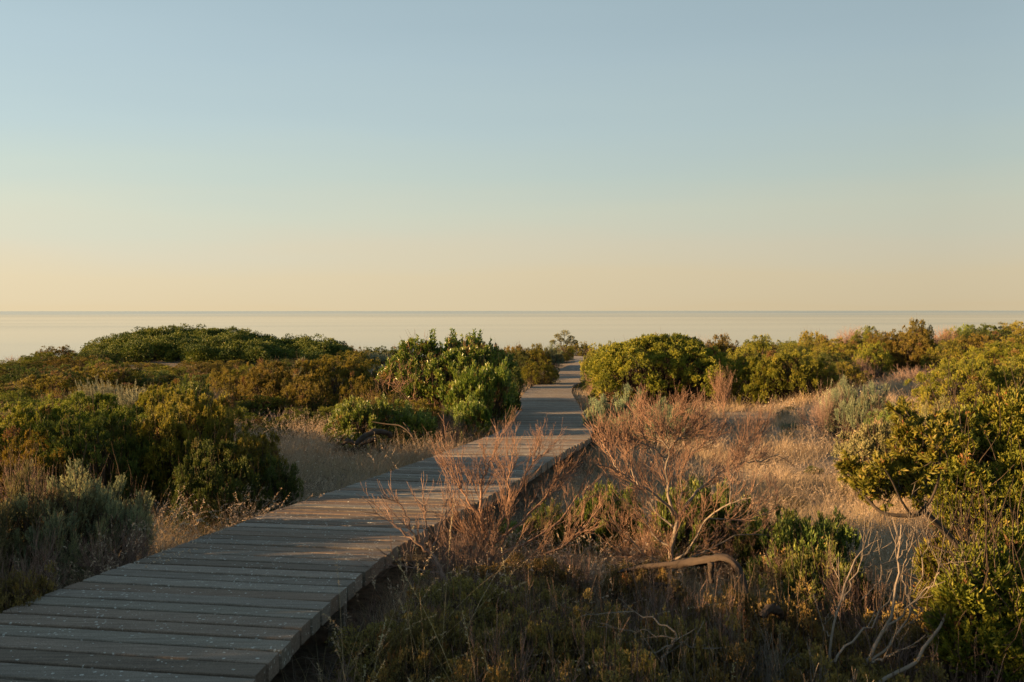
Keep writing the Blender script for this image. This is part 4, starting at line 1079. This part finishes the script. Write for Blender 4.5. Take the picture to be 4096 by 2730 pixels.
def near_bush(label, X, Y, ells, mat='leafy', **kw):
    a = dict(nl=420, rl=.085, tips=16, k=12, L=.029, W=.0095, up=.9, spread=.42, inner=.5, rough=.05, shoot=.05)
    a.update(kw)
    return unique_shrub('leafy_bush', label, 'bush', X, Y, ells, mat, **a)
Y0 = 5.6; X0 = (1000 - CX) / F * Y0; O = np.array([X0, Y0, gz(X0, Y0) - .03]); E = []
for (u, v, rr, dy) in [(960, 428, .12, .2), (985, 425, .16, .3), (1010, 420, .16, .2), (1040, 425, .2, .2), (950, 450, .14, .1), (975, 455, .22, .2), (1010, 455, .26, .2), (1050, 460, .3, .2), (965, 485, .2, 0), (1000, 490, .27, .1),
                       (1045, 500, .35, 0), (975, 515, .2, -.1), (1010, 520, .26, -.1), (990, 540, .2, -.2), (1020, 550, .26, -.2), (1060, 560, .35, -.2)]:
    E.append(ell(u, v + 5, Y0 + dy, rr, rr, rr, O))
near_bush('tall sunlit leafy bush filling the right edge behind the dark crooked branch', X0, Y0, E, 'leafy', nl=430)
Y0 = 4.4; X0 = (1000 - CX) / F * Y0; O = np.array([X0, Y0, gz(X0, Y0) - .03]); E = []
for (u, v, rr) in [(985, 585, .14), (1010, 575, .16), (1040, 580, .2), (1000, 610, .2), (975, 620, .16), (1030, 640, .26), (990, 650, .2), (1020, 690, .26), (1060, 660, .3), (965, 600, .10)]:
    E.append(ell(u, v, Y0 + R.uniform(-.1, .2), rr, rr, rr, O))
near_bush('dark shaded leafy bush filling the lower right corner of the picture', X0, Y0, E, 'green', nl=380)
Y0 = 5.0; X0 = (955 - CX) / F * Y0; O = np.array([X0, Y0, gz(X0, Y0) - .03])
near_bush('small yellow-green leafy bush under the bend of the dark crooked branch', X0, Y0, [ell(950, 570, Y0, .14, .13, .13, O), ell(962, 580, Y0, .12, .14, .12, O), ell(940, 566, Y0, .08, .08, .08, O), ell(955, 600, Y0, .16, .14, .16, O)], 'leafy', nl=110)

# broad-leaved plants around the dead shrub
place(604, 486, 8.6, 60, 'broad_m', 'broad2', 'leafy green plant between the two leafless shrubs at the deck side', name='leafy_plant', cat='plant')
place(548, 503, 8.3, 36, 'broad_m', 'broad2', 'small leafy green plant behind the dense orange-brown leafless shrub', name='leafy_plant', cat='plant')
place(690, 482, 8.2, 64, 'broad_m', 'broad2', 'leafy green plant directly behind the forked trunk of the leafless shrub', name='leafy_plant', cat='plant')
place(742, 500, 7.9, 64, 'broad_m', 'broad2', 'leafy green plant right of the forked trunk, middle of the leafy strip', name='leafy_plant', cat='plant')
place(796, 512, 7.2, 44, 'broad_m', 'broad2', 'leafy green plant at the right end of the leafy strip with upright pale leaves', name='leafy_plant', cat='plant')
place(826, 545, 6.4, 30, 'broad_m', 'broad2', 'low leafy plant with yellowing leaves right of the leafy strip', name='leafy_plant', cat='plant')
place(640, 522, 7.6, 80, 'bare_dense', 'redtwig', 'tangle of reddish dead twigs at the foot of the forked trunk, left side', name='dead_shrub')
place(720, 530, 7.5, 90, 'bare_dense', 'redtwig', 'tangle of reddish dead twigs at the foot of the forked trunk, right side', name='dead_shrub')
place(790, 540, 6.9, 80, 'bare_dense', 'mauvetwig', 'tangle of dark dead twigs under the right end of the leafy strip', name='dead_shrub')
place(575, 540, 6.4, 90, 'bare_dense', 'mauvetwig', 'tangle of dark dead twigs between the two leafless shrubs', name='dead_shrub')
place(655, 575, 5.4, 120, 'bare_dense', 'mauvetwig', 'low tangle of grey dead twigs in front of the fallen trunk', name='dead_shrub')
place(500, 562, 5.9, 70, 'bare_dense', 'mauvetwig', 'low tangle of dead twigs beneath the dense orange-brown leafless shrub', name='dead_shrub')
# low dull shrubs of the shaded foreground
for (u, v, Y, w, mat, lab) in [
    (470, 574, 5.2, 100, 'dull', 'low dull olive shrub just below the small mauve leafless shrub'),
    (530, 576, 5.3, 90, 'dull', 'low dull shrub with orange lit tips along its top edge'),
    (430, 612, 4.4, 80, 'dull', 'low dull shrub nearest the edge of the deck at the bottom'),
    (510, 608, 4.4, 120, 'dull', 'low dull olive shrub in the bottom middle of the picture'),
    (585, 600, 4.5, 110, 'dull', 'low dull olive shrub left of the blue-grey forked branch'),
    (620, 640, 3.8, 130, 'dull', 'low dull shrub at the bottom edge left of the blue-grey forked branch'),
    (690, 622, 4.2, 110, 'dull', 'low dull shrub at the bottom behind the blue-grey forked branch'),
    (735, 583, 5.2, 80, 'dull', 'low dull green shrub right below the end of the fallen trunk'),
    (790, 590, 5.0, 100, 'dull', 'low dull green shrub right of the fallen trunk near the stump'),
    (745, 645, 3.9, 130, 'dull', 'low dull shrub at the bottom edge right of the blue-grey forked branch'),
    (835, 640, 4.3, 90, 'dull', 'low dull shrub behind the stems of the tall bare grey branches'),
    (470, 655, 3.7, 120, 'dull', 'low dull shrub at the bottom edge under the tall grass stalks'),
    (560, 690, 3.4, 150, 'dull', 'low dull shrub at the very bottom in the middle'),
    (900, 600, 4.9, 70, 'dull', 'low sparse shrub behind the tall bare grey branches'),
    (655, 556, 6.2, 60, 'dull', 'low shrub with orange tips at the left end of the fallen trunk')]:
    place(u, v + 10, Y, w * 1.45, 'small_leaf', mat, lab, name='low_shrub')

for (y, o, w, h, kd, mat, lab) in [
    (4.9, .55, .9, .45, 'small_leaf', 'dull', 'low dull shrub under the edge of the deck just past the nearest post'),
    (5.6, .5, .9, .5, 'bare_dense', 'mauvetwig', 'tangle of dead twigs pushed against the deck posts'),
    (6.2, .9, 1.0, .5, 'small_leaf', 'dull', 'low dull shrub at the foot of the small mauve leafless shrub'),
    (6.9, .45, .9, .6, 'bare_dense', 'mauvetwig', 'tangle of dead twigs along the raised deck under the orange-brown shrub'),
    (7.7, .5, .9, .35, 'bare_dense', 'redtwig', 'reddish dead twigs along the deck edge behind the orange-brown shrub'),
    (8.4, .6, .8, .35, 'broad_m', 'broad', 'small leafy green plant against the deck behind the orange-brown shrub'),
    (4.1, .5, .9, .42, 'bare_dense', 'mauvetwig', 'tangle of dead twigs beside the nearest deck post')]:
    place(0, 0, y, 0, kd, mat, lab, name='low_shrub' if kd == 'small_leaf' else ('dead_shrub' if kd.startswith('bare') else 'shrub'), h=h, x=float(edge_r(y)) + o, wm=w)
for (u, v, Y, w, kd, mat, lab) in [
    (440, 590, 4.9, 90, 'bare', 'mauvetwig', 'thin bare twigs rising between the deck edge and the low dull shrubs'),
    (560, 585, 4.8, 130, 'bare_dense', 'mauvetwig', 'tangle of thin dead twigs over the low dull shrubs in the middle'),
    (640, 610, 4.3, 110, 'bare', 'greytwig', 'thin grey twigs standing among the dull leaves left of the blue-grey branch'),
    (505, 640, 3.8, 120, 'bare_dense', 'mauvetwig', 'tangle of thin dead twigs at the bottom edge, middle of the picture'),
    (700, 600, 4.7, 120, 'bare_dense', 'mauvetwig', 'tangle of thin dead twigs just under the arched fallen trunk'),
    (790, 625, 4.2, 110, 'bare_dense', 'greytwig', 'tangle of grey twigs left of the tall bare grey branches'),
    (690, 655, 3.7, 120, 'bare', 'greytwig', 'thin grey twigs at the bottom edge below the blue-grey branch'),
    (600, 665, 3.5, 120, 'bare_dense', 'mauvetwig', 'low tangle of dead twigs at the very bottom right of the middle'),
    (860, 560, 5.6, 70, 'bare_dense', 'mauvetwig', 'small tangle of dead twigs behind the tall bare grey branches'),
    (930, 620, 4.5, 90, 'bare_dense', 'mauvetwig', 'tangle of dark twigs before the shaded bush in the lower right corner')]:
    place(u, v, Y, w, kd, mat, lab, name='dead_shrub')

# ------------------------------------------------------------------ thicket fillers on both sides, lower than the marked shrubs
sil = np.array([(-200, 366), (0, 364), (12, 358), (38, 351), (56, 348), (72, 354), (83, 353), (99, 341), (116, 337), (140, 332), (187, 330), (228, 333), (263, 341), (285, 343), (332, 350), (343, 347), (405, 350),
                (500, 350), (517, 349), (545, 346), (580, 345), (592, 350), (612, 349), (640, 344), (655, 341), (690, 341), (720, 338), (780, 340), (814, 337), (848, 331), (890, 333), (917, 327), (945, 331), (1024, 327), (1300, 325)], float)
def in_grass(x, y):
    return ((-4.6 < x < .2) & (9.0 < y < 16.8)) | ((x > -.2) & (y > 6) & (y < 13 + .9 * x) & (x < .6 * y - 1.5) & (y < 24)) | ((x > 13) & (x < 21) & (y > 28) & (y < 43))
pts = []
tries = 0
kinds = [('tuft_m', 'olive'), ('tuft_m', 'brown'), ('tuft_m', 'dark'), ('tuft_m', 'green'), ('tuft_s', 'brown'), ('tuft_m', 'dark'), ('bare_dense', 'mauvetwig'), ('tuft_m', 'brown')]
zone_lab = {
    'L': ('low scrub bush in the thicket left of the boardwalk', 'scrub bushes left of the boardwalk'),
    'C': ('small scrub bush on the far slope beyond the bend of the boardwalk', 'scrub bushes on the far slope'),
    'R': ('low scrub bush in the thicket on the right-hand ridge', 'scrub bushes on the right ridge')}
rr_ = np.random.default_rng(3)
while len(pts) < 195 and tries < 9000:
    tries += 1
    y = 12 * (82 / 12) ** rr_.random(); x = rr_.uniform(-.58, .80) * y
    if in_grass(x, y): continue
    if edge_l(y) - .9 < x < edge_r(y) + .9 and y < 68: continue
    if x > 0 and y < 27: continue
    if 3.2 < x < 7.8 and y > 50: continue
    if -16.5 < x < -7.5 and 41 < y < 50: continue
    sp = 1.3 + y * .012
    if any((x - a) ** 2 + (y - b) ** 2 < sp * sp for a, b in pts): continue
    if any((x - a) ** 2 + (y - b) ** 2 < (.45 * w_ + .25) ** 2 for a, b, w_, _ in PLACED[:120]): continue
    u = CX + x / y * F
    zg = gz(x, y)
    hmax = CAMZ - (np.interp(u, sil[:, 0], sil[:, 1]) + 1.5 - HV) / F * y - zg
    h = min(rr_.uniform(.55, 1.05), hmax)
    if x < 0 and y < 24: h = min(h, .6)
    if h < .3: continue
    pts.append((x, y))
    z_ = 'L' if x < edge_l(min(y, 60)) - .5 and (x < -1.5 or y < 40) else ('C' if x < 8 and y > 40 else 'R')
    kd, mt = kinds[rr_.integers(len(kinds))]
    place(0, 0, y, 0, kd, mt, zone_lab[z_][0], zone_lab[z_][1], name='scrub_bush', cat='bush', h=h, x=x, wm=rr_.uniform(1.6, 2.8))

fx, fy = [], []
while len(fx) < 26:
    y = rr_.uniform(8.5, 24); x = rr_.uniform(.15 * y, .42 * y)
    if x < edge_r(y) + .8 or any((x - a) ** 2 + (y - b) ** 2 < 1.2 for a, b in zip(fx, fy)): continue
    fx.append(x); fy.append(y)
    kd, mt = [('fuzzy', 'teal'), ('tuft_s', 'brown'), ('bare_dense', 'mauvetwig'), ('small_leaf', 'dull'), ('tuft_s', 'dark')][rr_.integers(5)]
    place(0, 0, y, 0, kd, mt, 'tiny low plant growing in the dry grass field right of the boardwalk', 'tiny plants in the grass field', name='field_plant', cat='plant', h=rr_.uniform(.10, .22), x=x, wm=rr_.uniform(.25, .55))

# shrubs standing outside the frame on the sun's side: they throw the long shade across the foreground
for i, (x, y, h, w) in enumerate([(-4.4, 1.6, 1.6, 2.4), (-5.1, 3.6, 1.7, 2.6), (-5.9, 4.9, 1.65, 2.0), (-6.4, 1.2, 2.2, 3.0), (-7.4, 3.2, 2.35, 3.2), (-7.6, 4.4, 1.8, 2.6), (-9.8, 6.0, 1.0, 2.2), (-6.6, -.4, 2.2, 3.0), (-5.6, -.8, 1.6, 3.0), (-6.0, -3.6, 1.8, 3.2), (-12.5, 4.2, 2.0, 3.6), (-4.0, -1.6, 1.5, 2.6), (-6.9, 2.6, 1.7, 2.8), (-12, 13.5, .9, 2.6), (-14, 17.5, 1.0, 3), (-12.5, 1.5, 2.1, 3.6), (-24, 22, 1.2, 3)]):
    place(0, 0, y, 0, 'tuft_m', ('green', 'olive', 'brown')[i % 3], 'shrub of the thicket running on beyond the left edge of the picture', 'shrubs beyond the left edge', h=h, x=x, wm=w)

# ------------------------------------------------------------------ grass
def noise2(x, y, s, seed):
    r = np.random.default_rng(seed); o = 0
    for i in range(6):
        a = r.uniform(0, 6.283); k = s * r.uniform(.6, 2.2)
        o = o + np.sin((np.cos(a) * x + np.sin(a) * y) * k + r.uniform(0, 6.28))
    return o / 6
def off_deck(x, y, pad=.04):
    return ~((x > edge_l(y) - pad) & (x < edge_r(y) + pad + .0) & (y < 67))
def blades(g, x, y, h, w, lean, m=4, var=None, curl=.9, bias=(.25, -.05), sides=2):
    n = len(x); z = ground_z(x, y) - .01
    a = R.uniform(0, 6.283, n); l = lean * R.uniform(.3, 1.3, n)
    D = np.stack([np.cos(a) * l + bias[0] * lean, np.sin(a) * l + bias[1] * lean, np.ones(n)], -1); D = norm(D)
    t = np.linspace(0, 1, m)[None, :, None]
    side = D * [1, 1, 0]
    P = np.stack([x, y, z], -1)[:, None] + D[:, None] * h[:, None, None] * t + (side * curl)[:, None] * h[:, None, None] * t ** 2 - np.array([0, 0, 1.]) * (h * curl * np.linalg.norm(side, axis=1) * .55)[:, None, None] * t ** 3
    b = R.uniform(0, 3.1416, n); S = np.stack([np.cos(b), np.sin(b), np.zeros(n)], -1)[:, None]
    ww = w[:, None, None] * (1 - .85 * t)
    V = np.stack([P - S * ww / 2, P + S * ww / 2], 2)       # n,m,2,3
    i, j = np.meshgrid(np.arange(n), np.arange(m - 1), indexing='ij'); q = (i * m + j) * 2
    Q = np.stack([q, q + 1, q + 3, q + 2], -1).reshape(-1, 4)
    v = np.repeat(np.clip(R.normal(.45, .2, n) if var is None else var, 0, 1), m - 1)
    g.add(V.reshape(-1, 3), Q, v)
    return P
def heads(g, P, n_sp, L, length, W=.006):
    """drooping seed heads along the last part of each stalk"""
    n, m, _ = P.shape
    t = R.uniform(1 - length, 1.0, (n, n_sp)) * (m - 1) * .999; i = np.minimum(t.astype(int), m - 2); f = (t - i)[..., None]; r = np.arange(n)[:, None]
    pp = P[r, i] * (1 - f) + P[r, i + 1] * f
    T = norm(P[r, i + 1] - P[r, i])
    D = norm(T * .8 + R.normal(size=T.shape) * .4 + np.array([0, 0, -.35]))
    leaves(g, pp.reshape(-1, 3), D.reshape(-1, 3), L * R.uniform(.7, 1.3, n * n_sp), W, np.clip(R.normal(.8, .12, n * n_sp), 0, 1))

def scatter(n, y0, y1, ux0, ux1, fn, seed):
    r = np.random.default_rng(seed); X, Y = [], []; c = 0
    for _ in range(40):
        y = y0 * (y1 / y0) ** r.random(n); x = (ux0 + (ux1 - ux0) * r.random(n)) * y
        p = fn(x, y); k = r.random(n) < p
        X.append(x[k]); Y.append(y[k]); c += k.sum()
        if c >= n: break
    return np.concatenate(X)[:n], np.concatenate(Y)[:n]

def field(x, y):
    a = ((x > -5.2) & (x < edge_l(y)) & (y > 8.5) & (y < 19)) * 1.0
    b = ((x > edge_r(y)) & (y > 5.5) & (y < 52)) * 1.0
    patch = np.clip(.36 + noise2(x, y, 1.9, 4) * 2.3, np.where(x < 0, .3, np.where(y < 13, .35, .05)), 1)
    return np.where(off_deck(x, y), np.maximum(a, b) * patch, 0)
def strip(x, y):
    d = edge_l(y) - x
    return ((d > 0) & (d < 1.2) & (y < 60)) * np.exp(-np.abs(d) * 1.2) + ((x - edge_r(y) > .02) & (x - edge_r(y) < 1.8) & (y > 5.5)) * .5

g = Geo()
x, y = scatter(190000, 5.5, 52, -.55, .56, field, 1)
hh = (.09 + .26 * R.random(len(x)) ** 2) * (1 + .9 * noise2(x, y, 2.2, 9))
blades(g, x, y, np.abs(hh) + .03, np.maximum(.0028, y * .00032), .55, 4)
x, y = scatter(40000, 4.5, 60, -.5, .35, lambda a, b: strip(a, b) * off_deck(a, b), 2)
blades(g, x, y, .1 + .22 * R.random(len(x)), np.maximum(.003, y * .00032), .5, 4)
tag(link('dry_grass', g.mesh('dry_grass'), M['grass']), 'short dry straw-coloured grass covering the sandy ground', 'grass', kind='stuff')

# tall arching stalks with seed heads, growing in tufts
g = Geo()
def tufts(nt, fn, seed, y0, y1, u0, u1, h0, h1, per=14, hd=9):
    cx_, cy_ = scatter(nt, y0, y1, u0, u1, fn, seed)
    nt = len(cx_)
    x = np.repeat(cx_, per) + R.normal(0, .06, nt * per); y = np.repeat(cy_, per) + R.normal(0, .06, nt * per)
    k = off_deck(x, y, .0); x, y = x[k], y[k]
    h = R.uniform(h0, h1, len(x))
    P = blades(g, x, y, h, np.maximum(.0026, y * .00030), .42, 7, R.normal(.62, .15, len(x)), curl=.9)
    s = R.random(len(x)) < .4
    if hd: heads(g, P[s], hd, .020, .30, W=.006)
tufts(800, field, 21, 6.5, 42, -.4, .56, .22, .50, per=18)
tufts(60, lambda a, b: ((a > -4.6) & (a < -2.6) & (b > 13.5) & (b < 17)) * 1.0, 26, 13, 17, -.36, -.16, .4, .65, per=22)
tufts(150, lambda a, b: strip(a, b) * (b < 24) * off_deck(a, b), 22, 5.2, 24, -.5, .2, .3, .6, per=12, hd=12)
tufts(34, lambda a, b: (a < edge_l(b) - .05) * (a > edge_l(b) - 1.0) * 1.0, 23, 6.2, 9.6, -.5, -.2, .40, .62, per=12, hd=14)
tag(link('seeding_grass', g.mesh('seeding_grass'), M['grass']), 'taller arching dry grass with drooping seed heads, scattered through the field and along the deck', 'grass', kind='stuff')

# little pale flower heads (fluffy tails)
g = Geo()
x, y = scatter(2600, 7, 46, -.4, .56, lambda a, b: field(a, b) * (noise2(a, b, .9, 31) > .0), 5)
h = R.uniform(.10, .26, len(x)); P = blades(g, x, y, h, np.maximum(.002, y * .0002), .3, 4, np.full(len(x), .5))
tip = P[:, -1]; k = 7
d = norm(R.normal(size=(len(x), k, 3))); rr = np.maximum(.011, y * .0008)
leaves(g, (tip[:, None] - d * rr[:, None, None] * .6).reshape(-1, 3), d.reshape(-1, 3), np.repeat(rr * 1.5, k), np.repeat(rr, k), np.ones(len(x) * k), .5)
tag(link('fluffy_grass_heads', g.mesh('fluffy_grass_heads'), M['grass']), 'tiny pale round seed heads dotted through the dry grass', 'grass', kind='stuff')

# ground litter of twigs and sparse shade grass near the viewer
g = Geo()
x, y = scatter(9000, 2.6, 14, -.6, .6, lambda a, b: off_deck(a, b, -.1) * 1.0, 7)
P0 = np.stack([x, y, ground_z(x, y) + R.uniform(0, .06, len(x))], -1)
P, _ = grow(P0, R.normal(size=P0.shape) * [1, 1, .25] + [0, 0, .12], R.uniform(.1, .45, len(x)), 5, .22, 0)
tubes(g, P, taper(R.uniform(.001, .0035, len(x)), np.full(len(x), .0008), 5), 3, R.uniform(0, 1, len(x)))
tag(link('fallen_twigs', g.mesh('fallen_twigs', True), M['greytwig']), 'litter of thin fallen twigs on the ground in the foreground', 'twigs', kind='stuff')
g = Geo()
x, y = scatter(52000, 2.8, 13, -.6, .6, lambda a, b: off_deck(a, b, .0) * np.clip(.5 + noise2(a, b, 1.5, 8), 0, 1), 8)
blades(g, x, y, .08 + .32 * R.random(len(x)) ** 2, np.full(len(x), .0032), .7, 5, R.normal(.35, .2, len(x)))
tag(link('shade_grass', g.mesh('shade_grass'), M['grassdim']), 'sparse dry grass growing in the shaded foreground', 'grass', kind='stuff')

# separate grass clumps at the bottom of the picture
for (u, v, Y, nn, h, lab) in [(368, 690, 4.3, 24, .98, 'clump of tall pale grass stalks beside the deck at the bottom'),
                              (338, 650, 4.25, 22, .70, 'clump of seeding grass next to the nearest deck post'),
                              (352, 700, 4.0, 20, .62, 'tangled clump of seeding grass at the bottom edge by the deck'),
                              (425, 700, 4.2, 16, 1.12, 'few long grass stalks rising from the bottom edge right of the deck'),
                              (520, 720, 4.0, 10, 1.05, 'pair of long pale grass stalks at the bottom middle'),
                              (600, 700, 3.8, 14, .85, 'small seeding grass clump at the bottom right of middle'),
                              (700, 700, 3.9, 14, .85, 'small seeding grass clump between low dull shrubs at the bottom'),
                              (975, 640, 4.0, 14, .75, 'faint grass clump in front of the dark bush in the lower right corner')]:
    X = (u - CX) / F * Y; zg = gz(X, Y)
    t = tag(empty('grass_clump', (X, Y, zg)), lab, 'grass clump')
    g, g2 = Geo(), Geo()
    x = X + R.normal(0, .07, nn); y = Y + R.normal(0, .06, nn)
    P = blades(g, x, y, h * R.uniform(.6, 1.1, nn), np.full(nn, .0035), .45, 10, R.normal(.6, .15, nn), curl=.75, bias=(.7, 0))
    heads(g2, P[R.random(nn) < .6], 34, .012, .22, W=.0032)
    g.V += g2.V; g.Q += [q + g.n for q in g2.Q]; g.A += g2.A
    for gg in (g,):
        gg.V = [a - np.array([X, Y, zg]) for a in gg.V]
    link('stalks', g.mesh('stalks'), M['grassdim'], t)
